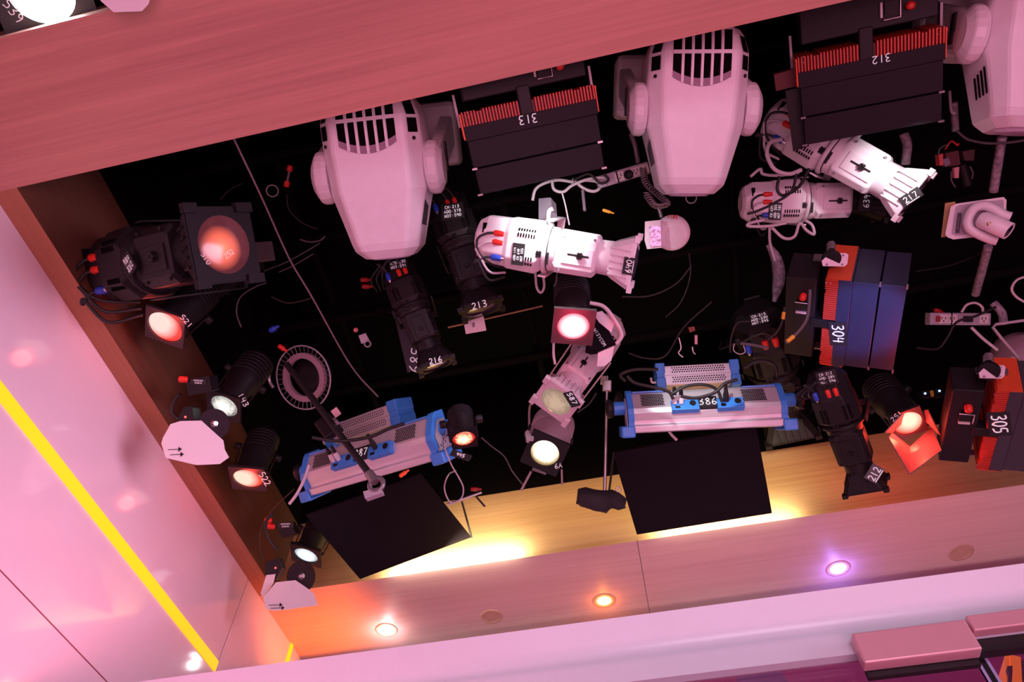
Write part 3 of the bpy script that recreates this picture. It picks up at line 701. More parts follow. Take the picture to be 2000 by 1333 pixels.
# ================================================================== ROUND LENS LAMPS
def lens_lamp(label, L_, d, R, tail, dt, lens, number=None, npx=None, nang=0, nh=12, square=1.25, body=None, fang=0, tail_r=1.1, yoke=True, group='lamps with round lenses', framem=None, name='lens_spotlight', roll=0, uline=False):
    body = body or BLACK2
    B = at(L_[0], L_[1], d); A = at(tail[0], tail[1], dt)
    M = frame(A, B, roll); s = (B - A).length
    t = Thing(name, label, 'stage light', M, group); t.s = s; t.R = R
    bm_ = MB().lathe([(0, R * .5), (.02 * s, R * .8), (.10 * s, R * tail_r), (.55 * s, R * tail_r), (.62 * s, R * 1.02), (.97 * s, R * 1.04)], 32)
    for i in range(6): bm_.lathe([((.14 + .06 * i) * s, R * tail_r * 1.0), ((.145 + .06 * i) * s, R * tail_r * 1.05), ((.155 + .06 * i) * s, R * tail_r * 1.05), ((.16 + .06 * i) * s, R * tail_r * 1.0)], 32, cap=False)
    t.part('housing', bm_, body)
    # square filter frame with a round hole, turned fang degrees about the axis
    fm = MB(); n = 32; q = R * square; ca, sa = math.cos(math.radians(fang)), math.sin(math.radians(fang))
    outer = []; inner = []
    for i in range(n):
        a = 2 * PI * i / n + PI / 4; c, s_ = math.cos(a), math.sin(a); m_ = max(abs(c), abs(s_))
        y, z = q * c / m_, q * s_ / m_
        outer.append((y * ca - z * sa, y * sa + z * ca)); y, z = R * 1.0 * c, R * 1.0 * s_; inner.append((y * ca - z * sa, y * sa + z * ca))
    x0, x1 = .965 * s, .965 * s + .012
    rr = [[(x0, *p) for p in inner], [(x0, *p) for p in outer], [(x1, *p) for p in outer], [(x1, *p) for p in inner], [(x0, *p) for p in inner]]
    fm.loft(rr, 0, False)
    fr = t.part('filter_frame', fm, framem or body)
    t.part('lens', MB().lathe([(.965 * s + .002, R), (.965 * s + .006, R * .9), (.965 * s + .011, R * .5), (.965 * s + .012, .0005)], 36), lens)
    t.xf = x1
    if number:
        # marking on the frame face
        X = Vector((1, 0, 0)); P = t.o; dv = t.I.to_3x3() @ ray(*npx); tt = (x1 - P.x) / dv.x; O = P + dv * tt + X * .0012
        a = math.radians(nang); dv2 = t.I.to_3x3() @ ray(npx[0] + 8 * math.cos(a), npx[1] - 8 * math.sin(a)); Q = P + dv2 * ((x1 - P.x) / dv2.x) + X * .0012
        dv3 = t.I.to_3x3() @ ray(npx[0] - 8 * math.sin(a), npx[1] - 8 * math.cos(a)); Q3 = P + dv3 * ((x1 - P.x) / dv3.x) + X * .0012
        U = (Q - O); V = Q3 - O; k = U.length / 8
        mb = MB().strokes(number, O, U, V, nh * k, nh * .06 * k, 0)
        if uline:
            pass
        # backing tape so the marker reads
        t.part('number_marking', mb, CHALK, fr)
    if yoke:
        y_ = MB()
        for sgn in (1, -1): y_.box(.40 * s, .48 * s, *sorted((sgn * R * 1.2, sgn * (R * 1.2 + .006))), -R * 2.4, R * .2)
        y_.box(.40 * s, .48 * s, -R * 1.25, R * 1.25, -R * 2.5, -R * 2.4)
        yk = t.part('yoke', y_, body, bevel=.001)
        for sgn in (1, -1): t.part('yoke_knob', MB().lathe_dir((.44 * s, sgn * (R * 1.2 + .006), 0), (0, sgn, 0), [(0, .014), (.02, .014), (.022, .01)], 12), BLACK, yk)
        t.part('pipe_clamp', MB().box(.38 * s, .50 * s, -.03, .03, -R * 3.2, -R * 2.5), DSTEEL, yk, bevel=.003)
    return t
RED521 = glow('lens_521', (1, .70, .63), (1, .06, .05), 1.06, .95, .28, .5, .74, pos=(.38, .80))
RED522 = glow('lens_522', (1, .74, .58), (1, .07, .04), 1.06, .95, .34, .46, .70, pos=(.38, .82))
REDC = glow('lens_red_centre', (1, .82, .86), (1, .04, .12), 1.4, 1.3, .5, .5, .5, pos=(.62, .98))
RED251 = glow('lens_251', (1, .28, .2), (1, .03, .02), 3.5, 3, .6, .6, .6, pos=(.35, 1.0))
WARM = glow('lens_warm', (1, .93, .72), (.8, .5, .22), 1.9, .6, .5, .6, .55, .25, pos=(.6, .95))
COOL = glow('lens_cool', (.9, .97, 1), (.45, .52, .58), 1.3, .8, .5, .5, .5, .3, pos=(.5, .95))
MOTTLE = glow('lens_mottled', (.95, .95, .88), (.28, .22, .2), 1.15, .25, .5, .5, .55, 1.0, pos=(.35, 1.0))
MULTI = glow('lens_multicolour', (1, .75, .45), (1, .03, .02), 2.4, .75, .5, .5, .5, 1.1, pos=(.1, .85))
PALE = glow('lens_pale', (.95, .66, .48), (.60, .40, .28), .62, .34, .5, .5, .6, .8, pos=(.3, 1.0))
HOT = glow('lens_hot', (1, 1, 1), (.8, .95, 1), 14, 9)
l521 = lens_lamp('round red lamp numbered 521 glowing against the left wooden beam', (322, 640), 2.53, .064, (405, 560), 2.78, RED521, '521', (365, 628), -48, 13, 1.12, fang=30, framem=mat('dim_frame', (.03, .022, .025), .5))
l143 = lens_lamp('pale mottled lens lamp numbered 143 above the first pink octagonal card', (437, 795), 2.69, .054, (510, 700), 2.95, MOTTLE, '143', (476, 782), -62, 12, 1.22, fang=25, tail_r=1.25)
l522 = lens_lamp('round red lamp numbered 522 right of the first pink octagonal card', (484, 936), 2.92, .060, (520, 845), 3.12, RED522, '522', (518, 936), -58, 12, 1.2, fang=20, framem=mat('dim_frame', (.03, .022, .025), .5))
l600 = lens_lamp('small white lens lamp above the second pink octagonal card', (598, 1085), 3.12, .055, (632, 1015), 3.27, COOL, None, None, 0, 10, 1.25, fang=15)
lred = lens_lamp('black lamp with glaring pinkish red lens under spotlight 640', (1120, 639), 2.32, .054, (1116, 552), 2.56, REDC, None, None, 0, 12, 1.28, fang=-8, tail_r=1.15, yoke=False, framem=mat('warm_frame', (.07, .05, .055), .5))
l251 = lens_lamp('red lamp numbered 251 with square barn doors lit bright red', (1774, 828), 2.60, .050, (1712, 748), 2.88, RED251, '251', (1751, 813), 42, 11, 1.15, fang=-12, tail_r=1.35, framem=mat('dim_frame', (.03, .022, .025), .5))
lmul = lens_lamp('small lamp with mottled orange and magenta lens beside the left blue-capped panel', (906, 856), 2.36, .0385, (897, 800), 2.46, MULTI, None, None, 0, 9, 1.15)
lmul.tagplate('number_marking', 900, 890, .035, 40, 14, -18, '445', [TAPE, CHALK], hpx=7, r=.7, th=.001)
l6a = lens_lamp('old pinkish lamp marked 6A with warm white lens and black square frame', (1064, 886), 2.66, .055, (1084, 822), 2.93, WARM, '6A', (1091, 910), 8, 10, 1.36, body=mat('old_pink_housing', (.40, .31, .34), .5), fang=-6, tail_r=1.5, framem=BLACK)
l539 = lens_lamp('large white hot lamp numbered 539 at the top left corner beyond the beam', (80, -12), 2.02, .085, (85, -110), 2.3, HOT, '539', (27, 22), -52, 22, 1.5, fang=22, framem=mat('teal_grey_frame', (.05, .07, .07), .4))
# barn doors of 251
bd = MB()
def S3(t, px, py, dd): return t.W(at(px, py, dd))
bdm = mat('dark_barn_door', (.16, .11, .11), .4)
D0 = 2.585; D1 = 2.47
def quad(mb, pts):
    P = [S3(l251, *p) for p in pts]; nrm = (P[1] - P[0]).cross(P[2] - P[0]).normalized() * .002
    mb.hexa([p - nrm for p in P], [p + nrm for p in P])
for pts in ([(1742, 846, D0), (1778, 874, D0), (1776, 927, D1), (1735, 855, D1)],
            [(1778, 874, D0), (1820, 834, D0 + .03), (1839, 880, D1 + .02), (1777, 927, D1)],
            [(1820, 834, D0 + .03), (1790, 806, D0 + .05), (1812, 800, D1 + .1), (1836, 850, D1 + .06)],
            [(1742, 846, D0), (1786, 803, D0 + .05), (1770, 800, D1 + .12), (1728, 845, D1 + .08)]):
    mb = MB(); quad(mb, pts); l251.part('barn_door', mb, bdm)

# 587: white tapered spotlight seen lens first
e587 = ellipsoidal('white spotlight numbered 587 pointing down left below the red lamp, square pale lens', at(1196, 632, 2.98), at(1086, 785, 2.56), 0, mat('soft_white_paint', (.72, .62, .66), .45), lens=PALE, fat=.84, group=WG, cables=False)
e587.tagplate('number_tag', 1117, 780, .162 * e587.k, 32, 20, -58, '587', hpx=11, r=.8, mats=[TAPE, CHALKB])
bg = Thing('equipment_pouch', 'black pouch with white lettering strapped over white spotlight 587', 'pouch', frame(at(1150, 690, 2.50), at(1190, 640, 2.55)))
pp = bg.poly([(1150, 680), (1157, 630), (1164, 616), (1182, 632), (1203, 672), (1199, 680), (1162, 684)], 0)
bg.part('cover', MB().prism(pp, -.05, 0), FABRIC, bevel=.008)
bg.tagplate('lettering', 1171, 660, .001, 50, 14, -58, 'WISYCOM', [TAPE, CHALK], hpx=7, r=.55, plate=False)
wb = Thing('white_bracket', 'white curved bracket arched beside the glaring red lamp', 'bracket', frame(at(1160, 610, 2.38), at(1200, 690, 2.40)))
wb.part('arm', MB().tube([wb.S(1152, 592, 0), wb.S(1180, 600, 0), wb.S(1203, 630, 0), wb.S(1214, 655, 0), wb.S(1204, 672, 0)], .007, 8), CWHITE)
wb.part('plate', MB().prism(wb.poly([(1158, 612), (1176, 608), (1200, 632), (1194, 650), (1170, 630)], -.02), -.03, -.02), WHITE2)
wb.part('plate', MB().prism(wb.poly([(1168, 690), (1200, 676), (1194, 705), (1180, 716), (1166, 716)], -.02), -.03, -.02), WHITE2)

# ================================================================== BLUE CAPPED LIGHT PANELS
def sky_panel(label, A, B, h, number, npx, ang, tilt=0, cable=False, hide=None):
    M = frame(A, B, tilt); L = (B - A).length
    t = Thing('soft_panel_spotlight', label, 'stage light', M, 'silver light panels with blue caps')
    t.L = L; t.h = h
    def prof(k=1.0, dy=0.0, dz=0.0):
        P = [(.50, -.30), (.50, .02), (.44, .10), (.10, .36), (-.02, .40), (-.20, .36), (-.29, .35), (-.33, .44), (-.48, .42), (-.50, .30), (-.50, -.30)]
        return [(p[0] * h * k + dy, p[1] * h * k + dz) for p in P]
    body = MB().loft([ring(.05 * L, prof(.94)), ring(.95 * L, prof(.94))])
    t.part('shell', body, SILVER, bevel=.003)
    for e, (a, b) in enumerate(((0.0, .055), (.945, 1.0))):
        m_ = MB(); xo = a * L if e == 0 else b * L
        sgn = -1 if e == 0 else 1
        m_.loft([ring(a * L + (.012 if e == 0 else 0), prof(1.04)), ring(b * L - (.012 if e else 0), prof(1.04))])
        m_.box(a * L - (.018 if e == 0 else 0), b * L + (.018 if e else 0), -.56 * h, -.30 * h, -.3 * h, .47 * h)
        cp = t.part('end_cap', m_, BLUE, bevel=.006)
        t.part('end_plate', MB().loft([ring(xo + sgn * -.010, prof(.72, -.02 * h)), ring(xo + sgn * -.006, prof(.72, -.02 * h))]), LAV, cp)
        ax = MB().lathe_dir((xo - sgn * .012, .12 * h, -.05 * h), (sgn, 0, 0), [(0, .16 * h), (.05, .16 * h)], 16); t.part('pivot', ax, BLUE, cp)
        kb = MB().lathe_dir((xo + sgn * .036, .12 * h, -.05 * h), (sgn, 0, 0), [(0, .17 * h), (.012, .22 * h), (.026, .22 * h), (.03, .15 * h)], 18); t.part('tilt_knob', kb, BLACK, cp)
    for a_, b_ in ((.06, .28), (.74, .94)): t.part('top_rail', MB().box(a_ * L, b_ * L, .455 * h, .49 * h, -.1 * h, .09 * h), BLUE)
    # perforations on the sloped upper face
    def face(u, v, off=.0):   # u along x (0..1), v down the sloped face (0..1)
        y0, z0, y1, z1 = .415 * h, .095 * h, .095 * h, .34 * h
        n_ = Vector((0, z1 - z0, y0 - y1)).normalized()
        return Vector((u * L, y0 + (y1 - y0) * v, z0 + (z1 - z0) * v)) + n_ * off
    n_ = Vector((0, .245, .32)).normalized()
    for u0, u1 in ((.11, .25), (.73, .87)):
        pf = MB()
        for i in range(12):
            for j in range(8):
                u = u0 + (u1 - u0) * (i + .5 * (j % 2)) / 12; P = face(u, .08 + .85 * j / 8, .0015)
                X = Vector((1, 0, 0)); Y = n_.cross(X)
                pf.add([P + (X * math.cos(q * PI / 3) + Y * math.sin(q * PI / 3)) * .0034 for q in range(6)], [tuple(range(6))])
        t.part('perforation', pf, VOID)
    # connector panels, number tag, plugs
    X = Vector((1, 0, 0)); Y = n_.cross(X)
    def slabf(u0, u1, v0, v1, th, mb, m=0):
        a = [face(u0, v0, -.01), face(u1, v0, -.01), face(u1, v1, -.01), face(u0, v1, -.01)]; b = [face(u0, v0, th), face(u1, v0, th), face(u1, v1, th), face(u0, v1, th)]
        mb.hexa(a, b, m)
    for u0, u1 in ((.285, .45), (.56, .72)):
        m_ = MB(); slabf(u0, u1, .72, 1.42, .016, m_); c = t.part('connector_panel', m_, BLUE, bevel=.002)
        s_ = MB(); 
        for uu in ((u0 * .22 + u1 * .78),): s_.lathe_dir(face(uu, 1.0, .016), n_, [(0, .012), (.003, .012)], 14)
        slabf(u0 + .02, u0 + .05, 1.15, 1.3, .0175, s_)
        t.part('socket', s_, BLACK, c)
    tg = MB(); slabf(.452, .562, .55, 1.25, .014, tg)
    O = face(.507, .92, .016); tg.strokes(number, O, X, -Y if Y.y < 0 else Y, .029, .0017, 1)
    t.part('number_tag', tg, [TAPE, CHALKB])
    for uu, m_ in ((.305, WHITE2), (.345, WHITE2), (.615, BLACK)):
        P = face(uu, .98, .016); Dv = (n_ * .3 + Vector((0, 1, .1))).normalized()
        g = MB().lathe_dir(P, Dv, [(0, .009), (.02, .011), (.034, .009)], 12, 0).lathe_dir(P + Dv * .034, Dv, [(0, .008), (.03, .006)], 10, 1)
        c = t.part('connector', g, [m_, BLACK])
        if cable:
            Q = P + Dv * .06
            cb = MB().tube([Q, Q + Dv * .03, Q + Vector((.03, .05, .0)), Q + Vector((.10 if uu < .5 else -.12, .075, -.05)), Q + Vector((.16 if uu < .5 else -.22, .06, -.14))], .0045, 7)
            t.part('connector_cable', cb, CBLACK, c)
    return t
def ballast(label, A, B, h, tilt=0):
    M = frame(A, B, tilt); L = (B - A).length
    t = Thing('hanging_power_supply', label, 'power supply', M, 'silver power supplies with blue ends')
    t.part('case', MB().box(.05 * L, .95 * L, -.5 * h, .5 * h, -1.0 * h, 0), SILVER, bevel=.003)
    t.part('seam', MB().box(.06 * L, .94 * L, -.01 * h, .008 * h, -.01, .0006), DSTEEL)
    rb = MB()
    for i in range(26): x = (.12 + .76 * i / 26) * L; rb.box(x, x + .012 * L, .5 * h, .52 * h, -.9 * h, -.05 * h)
    t.part('ribs', rb, LAV)
    for a, b in ((-.02, .10), (.90, 1.02)):
        m_ = MB().box(a * L, b * L, -.66 * h, -.12 * h, -1.1 * h, .10 * h).box(a * L + .003, b * L - .003, -.2 * h, .2 * h, -1.1 * h, .07 * h).box(a * L, b * L, .12 * h, .66 * h, -1.1 * h, .10 * h)
        t.part('end_cap', m_, BLUE, bevel=.004)
    for r in range(2):
        pf = MB()
        for j in range(3):
            for i in range(22):
                x = (.19 + .66 * (i + .5 * (j % 2)) / 22) * L; y = (.27 - .50 * r - .11 * (j - 1)) * h
                pf.add([(x + .0034 * math.cos(q * PI / 3), y + .0034 * math.sin(q * PI / 3), .0012) for q in range(6)], [tuple(range(6))])
        t.part('perforation', pf, VOID)
    m_ = MB().tube([(-.01 * L, -.28 * h, -.1 * h), (-.07 * L, -.28 * h, -.1 * h), (-.08 * L, -.05 * h, -.1 * h)], .005, 8)
    t.part('handle', m_, WHITE2)
    return t
k386 = sky_panel('silver light panel with blue caps numbered 386, straight at lower centre', at(1218, 808, 2.72), at(1534, 792, 2.68), .165, '386', None, 0)
k387 = sky_panel('silver light panel with blue caps numbered 387, slanting at lower left', at(606, 928, 2.90), at(868, 848, 2.58), .170, '387', None, 0, tilt=4)
k387.part('side_marking', MB().strokes('S60-C', Vector((k387.L - .0055, -.12 * .17, .02 * .17)), Vector((0, .55, -.8)), Vector((0, .8, .55)), .018, .0014), BLACK)
b386 = ballast('silver power supply with blue ends above light panel 386', at(1284, 735, 2.98), at(1442, 727, 2.95), .085, -18)
b387 = ballast('silver power supply with blue ends above slanting light panel 387', at(638, 855, 3.22), at(776, 806, 2.96), .088, -8)

# ================================================================== BLACK FABRIC SOFT BOXES
def softbox(label, pts, d0, d1, lip):
    (a, b, c, d) = pts
    top = at((a[0] + b[0]) / 2, (a[1] + b[1]) / 2, d0); bot = at((c[0] + d[0]) / 2, (c[1] + d[1]) / 2, d1)
    t = Thing('softbox_hood', label, 'soft box', frame(top, bot), 'black fabric soft boxes')
    P = t.poly(pts, 0)
    cx = sum((p for p in P), Vector((0, 0))) / 4
    t.part('fabric_cover', MB().loft([[(p.x, p.y, -.012) for p in P], [(p.x, p.y, 0) for p in P]]), FABRIC, bevel=.006)
    P2 = [cx + (p - cx) * .93 for p in P]
    t.part('diffuser', MB().loft([[(p.x, p.y, -.024) for p in P2], [(p.x, p.y, -.0125) for p in P2]]), mat('warm_diffuser', (.8, .8, .75), .6, emit=(1, .86, .55), es=lip))
    return t
sb1 = softbox('tilted black fabric soft box below slanting panel 387, one corner down', [(598, 1008), (822, 926), (921, 1050), (703, 1132)], 2.98, 3.16, .3)
sb2 = softbox('upright black fabric soft box below straight panel 386', [(1197, 886), (1477, 834), (1508, 1003), (1244, 1045)], 2.86, 3.02, .3)
sb1.part('frame_rod', MB().tube([sb1.S(921, 1050, 0), sb1.S(902, 980, .0)], .005, 7, 0, 0), BLACK)
sb2.part('frame_rod', MB().tube([sb2.S(1190, 958, 0), sb2.S(1199, 884, .0)], .005, 7, 0, 0), BLACK)
#@@PART3@@
# ================================================================== OTHER GEAR
def simple(name, label, cat, A, B, group=None, roll=0): return Thing(name, label, cat, frame(A, B, roll), group)
# fire alarm ---------------------------------------------------------
fa = simple('hanging_fire_alarm', 'round white ceiling speaker lettered FIRE with a square strobe beside spotlight 640', 'fire alarm', at(1285, 455, 2.62), at(1350, 455, 2.60))
c = fa.S(1313, 455, 0); r = (fa.S(1349, 455, 0) - c).length
m_ = MB().lathe_dir((c.x, c.y, -.03), (0, 0, 1), [(0, r * .96), (.015, r), (.026, r * .97), (.034, r * .75), (.038, r * .3), (.039, .0005)], 40)
fa.part('body', m_, WHITE)
dots = MB(); cc = fa.S(1318, 462, .0375)
for i in range(1, 8):
    for j in range(i * 6):
        a = 2 * PI * j / (i * 6); q = Vector((cc.x + math.cos(a) * i * r * .075, cc.y + math.sin(a) * i * r * .075, .0395 - .00055 * i ** 1.1))
        dots.add([q + Vector((math.cos(k * PI / 2), math.sin(k * PI / 2), 0)) * .0011 for k in range(4)], [(0, 1, 2, 3)])
fa.part('speaker_hole', dots, mat('hole_grey', (.2, .15, .18), .8))
fa.tagplate('lettering', 1315, 424, .026, 20, 8, -3, 'FIRE', [TAPE, REDTXT], hpx=6.5, r=.75, plate=False)
st_ = MB().prism(fa.poly([(1260, 433), (1290, 430), (1292, 484), (1264, 487), (1259, 470)], .04), -.02, .045)
sb = fa.part('strobe_housing', st_, WHITE, bevel=.003)
fa.part('strobe_lens', MB().prism(fa.poly([(1268, 442), (1290, 440), (1291, 480), (1270, 483)], .046), .0455, .056), STROBE, sb, bevel=.002)
# outlet strips -------------------------------------------------------
def outlet_strip(label, a, b, d, hpx, outs, ang):
    t = simple('outlet_strip', label, 'power strip', at(*a, d), at(*b, d), 'white outlet strips')
    L = (at(*b, d) - at(*a, d)).length; h = hpx * d / F / 2
    t.part('case', MB().box(0, L, -h, h, -.04, 0), LAV, bevel=.004)
    for u in outs:
        o = MB().box(u * L - h * .75, u * L + h * .75, -h * .7, h * .7, 0, .0015); oo = t.part('outlet', o, CREAM)
        s_ = MB().box(u * L - h * .4, u * L - h * .28, -h * .1, h * .35, .001, .0022).box(u * L + h * .2, u * L + h * .32, -h * .1, h * .35, .001, .0022).lathe_dir((u * L - .04 * h, -h * .35, .001), (0, 0, 1), [(0, h * .13), (.0012, h * .13)], 10)
        t.part('slot', s_, BLACK, oo)
    return t
os1 = outlet_strip('white outlet strip beneath panel 313 left of the second moving head', (1168, 357), (1268, 327), 2.62, 24, (.42, .74, .9), 0)
os1.part('strap', MB().box(.072, .078, -.026, .026, -.042, .002), BLACK)
os1.part('plug', MB().lathe_dir((.115, -.004, 0), (0, 0, 1), [(0, .017), (.02, .017), (.028, .01)], 14), BLACK)
os2 = outlet_strip('dim white outlet strip at right between lamps 304 and 305', (1817, 623), (1936, 624), 2.9, 24, (.22, .36, .88), 0)
os2.part('rocker_switch', MB().box(.022, .04, -.012, .012, 0, .004), mat('dark_red_switch', (.3, .03, .03), .4))
os2.part('strap', MB().box(.085, .09, -.028, .028, -.042, .002), BLACK)
os2.part('plug', MB().box(.135, .165, -.012, .012, 0, .018), BLACK)
# pan tilt camera -------------------------------------------------------
pt = simple('robotic_camera', 'grey and white robotic camera marked 112 on a square base under moving head', 'camera', at(1862, 432, 2.42), at(1968, 428, 2.34))
bp = [(1868, 398), (1960, 385), (1966, 391), (1963, 452), (1958, 458), (1862, 468), (1851, 464), (1846, 458), (1857, 404)]
pt.part('base_plate', MB().prism(pt.poly(bp, 0), -.025, 0), WHITE2, bevel=.005)
bp2 = [(1873, 401), (1958, 390), (1961, 394), (1957, 449), (1866, 461), (1858, 457), (1866, 405)]
pt.part('base_face', MB().prism(pt.poly(bp2, .001), 0, .001), LAV)
pt.part('mount_plate', MB().prism(pt.poly([(1846, 397), (1866, 394), (1860, 462), (1838, 464)], -.05), -.06, -.05), mat('gold_lit_plate', (.5, .32, .12), .5), bevel=.003)
ck = MB(); P = [(1974, 424), (1960, 420), (1940, 408), (1922, 402), (1902, 408), (1891, 428), (1893, 445), (1906, 455), (1930, 466), (1948, 471)]
ck.tube([pt.S(x, y, .035) for x, y in P], .016, 10)
pt.part('yoke_arm', ck, WHITE2)
O = pt.S(1925, 432, .05); E_ = pt.S(1971, 452, .075); Dv = E_ - O; Lc = Dv.length; rr = .0285
hd_ = MB().lathe_dir(O, Dv, [(-.02, rr * .75), (-.01, rr), (Lc, rr), (Lc + .001, rr * .86), (Lc - .004, rr * .8)], 28)
hh = pt.part('camera_head', hd_, WHITE)
pt.part('lens', MB().lathe_dir(O + Dv.normalized() * (Lc - .003), Dv, [(0, rr * .83), (.004, rr * .6), (.006, .0005)], 24), mat('camera_glass', (.02, .01, .03), .05, coat=1), hh)
pt.tagplate('number_marking', 1936, 437, .082, 14, 9, 10, '112', hpx=8, r=.8, plate=True, mats=[mat('gold_label', (.75, .45, .08), .5), BLACK])
pt.tagplate('maker_strip', 1872, 436, .002, 40, 7, 83, '', lines=['IIIIIIIII'], mats=[mat('strip_dark', (.05, .03, .06), .5), LAV], hpx=3.4, r=.4)
# hanging conduits ------------------------------------------------------
def tubething(name, label, cat, pts, r, m, group=None, spline=6, n=9, rs=None, parent=None):
    P = [at(*p) for p in pts]; O = P[0]
    if parent: P = P; O = parent.location
    mb = MB().tube([p - O for p in P], r, n, 0, spline, True, rs)
    o = mb.build(name, m, parent)
    if not parent: o.location = O; tag(o, label, cat, group)
    return o
WRAP = mat('wrapped_pipe', (.30, .25, .30), .6, var=.5, scale=60)
tubething('wrapped_hanging_pipe', 'lavender wrapped pipe hanging between robotic camera and dim outlet strip', 'pipe', [(1930, 482, 2.85), (1905, 575, 3.05)], .017, WRAP, 'wrapped pipes', 0)
tubething('wrapped_hanging_pipe', 'lavender wrapped pipe under the right moving head above the robotic camera', 'pipe', [(1957, 268, 2.75), (1940, 375, 2.85)], .017, WRAP, 'wrapped pipes', 0)
tubething('wrapped_hanging_pipe', 'short pale wrapped pipe end beside panel 312 with black ties', 'pipe', [(1863, 200, 2.7), (1866, 255, 2.75)], .013, WRAP, 'wrapped pipes', 0)
tubething('hanging_bundle', 'pale taped cable bundle left of the blue-lit lamp 304', 'cable bundle', [(1500, 478, 2.9), (1516, 505, 2.9), (1522, 540, 2.92), (1517, 570, 2.92), (1512, 590, 2.92)], .022, WRAP, rs=lambda t: .010 + .016 * math.sin(PI * min(1, t * 1.1)))
tubething('hanging_bundle', 'pale taped bundle behind white spotlight 217', 'cable bundle', [(1765, 262, 2.9), (1772, 285, 2.9), (1768, 322, 2.92)], .018, WRAP)
tubething('flexible_conduit', 'grey ribbed conduit dropping beside the second moving head', 'conduit', [(1232, 262, 2.7), (1240, 285, 2.7), (1246, 318, 2.72)], .010, DSTEEL, 'ribbed conduits')
def coil(name, label, pts, R, r, turns, m, group):
    P = catmull([at(*p) for p in pts], 20); O = P[0]; Q = []
    T = (P[-1] - P[0]).normalized(); U = T.orthogonal().normalized(); V = T.cross(U); N = len(P) * 6
    for i in range(N):
        f = i / (N - 1) * (len(P) - 1); k = min(int(f), len(P) - 2); p = P[k].lerp(P[k + 1], f - k); a = 2 * PI * turns * i / (N - 1)
        Q.append(p - O + (U * math.cos(a) + V * math.sin(a)) * R)
    o = MB().tube(Q, r, 6, 0, 0).build(name, m, None); o.location = O
    return tag(o, label, 'conduit', group)
coil('coiled_conduit', 'grey coiled conduit drooping above the fire alarm', [(1256, 330, 2.54), (1262, 358, 2.52), (1285, 380, 2.50), (1303, 398, 2.48), (1280, 402, 2.48), (1262, 380, 2.48)], .010, .0035, 30, DSTEEL, 'ribbed conduits')
tubething('alarm_stem', 'short grey stem holding the fire alarm from above', 'stem', [(1284, 398, 2.68), (1292, 425, 2.68)], .008, DSTEEL, None, 0)
# ring pulls ------------------------------------------------------------
for px, py, rx, lab in ((532, 373, 11, 'thin pale metal ring hanging left of the first moving head'), (1350, 387, 10, 'thin pale metal ring just below the second moving head')):
    P = at(px, py, 2.75)
    o = MB().torus((0, 0, 0), CAM - P + Vector((.3, 0, 0)), rx * 2.75 / F, .0022, 32, 6).build('hanging_ring', LAV, None); o.location = P
    tag(o, lab, 'ring', 'thin pale rings')
# long rod, poles ---------------------------------------------------------
tubething('steel_rod', 'long thin grey rod slanting from the wooden beam down past lamp 252', 'rod', [(455, 268, 2.28), (513, 390, 2.42), (565, 505, 2.58), (608, 578, 2.68), (685, 714, 2.92), (738, 775, 3.02)], .0035, mat('rod_grey', (.30, .22, .26), .4, metal=.3), n=7)
bp_ = simple('boom_pole', 'black boom pole crossing the slanting light panel 387 with a clamp at its end', 'pole', at(560, 712, 2.76), at(726, 932, 2.42))
Lp = (at(726, 932, 2.42) - at(560, 712, 2.76)).length
bp_.part('tube', MB().tube([(0, 0, 0), (Lp * .5, 0, 0), (Lp, 0, 0)], .0125, 12, 0, 0), BLACK)
bp_.part('joint_block', MB().box(Lp * .46, Lp * .60, -.05, .022, -.05, -.014), BLACK2, bevel=.006)
bp_.part('clip', MB().box(Lp * .555, Lp * .585, .012, .024, -.01, .018), STEEL)
bp_.part('label', MB().box(Lp * .47, Lp * .51, .024, .05, -.03, -.012), mat('pink_label', (.7, .4, .45), .6))
j = MB().tube([(Lp - .02, 0, 0), (Lp + .005, 0, .0), (Lp + .025, -.004, 0)], .017, 12, 0, 0); bp_.part('socket', j, DSTEEL)
hook = MB(); 
for q in range(1): hook.torus(bp_.S(735, 947, 0), (0, 0, 1), .024, .009, 20, 8)
bp_.part('hook_clamp', hook, DSTEEL)
bp_.part('clamp_foot', MB().prism(bp_.poly([(710, 962), (744, 953), (748, 964), (714, 976)], .0), -.02, .006), LAV, bevel=.002)
vp = simple('hanging_pole', 'thin steel pole hanging beside panel 386 down to a black bag', 'pole', at(1186, 735, 3.02), at(1181, 962, 2.88))
Lv = (at(1181, 962, 2.88) - at(1186, 735, 3.02)).length
vp.part('tube', MB().tube([(0, 0, 0), (Lv * .5, 0, 0), (Lv, 0, 0)], .007, 10, 0, 0), STEEL)
vp.part('clamp', MB().box(Lv * .04, Lv * .14, -.02, .02, -.012, .014).box(Lv * .0, Lv * .08, -.03, .0, -.012, .01), STEEL, bevel=.004)
vp.part('disc', MB().lathe_dir(vp.S(1203, 785, 0), (.2, 1, .2), [(0, .045), (.015, .05), (.02, .03)], 18), BLACK)
bgx = simple('hanging_bag', 'crumpled black cloth bag at the foot of the thin steel pole', 'bag', at(1132, 972, 2.80), at(1222, 985, 2.80))
rings_ = []
for f, (cx, cy, hy, hz) in enumerate(((1131, 970, 15, .025), (1140, 971, 18, .04), (1165, 978, 21, .05), (1188, 981, 22, .05), (1196, 975, 17, .035), (1208, 979, 18, .04), (1222, 984, 10, .02))):
    c = bgx.S(cx, cy, 0); hy = hy * 2.8 / F
    rings_.append([(c.x + .006 * math.sin(3 * a + f), c.y + hy * math.cos(a) * (1 + .08 * math.sin(4 * a + f * 2)), hz * math.sin(a) * (1 + .1 * math.sin(5 * a + f)) - .02) for a in [2 * PI * k / 20 for k in range(20)]])
bgx.part('cloth', MB().loft(rings_, 0, True, True), mat('bag_cloth', (.018, .014, .018), .8, bump=.3, scale=200))
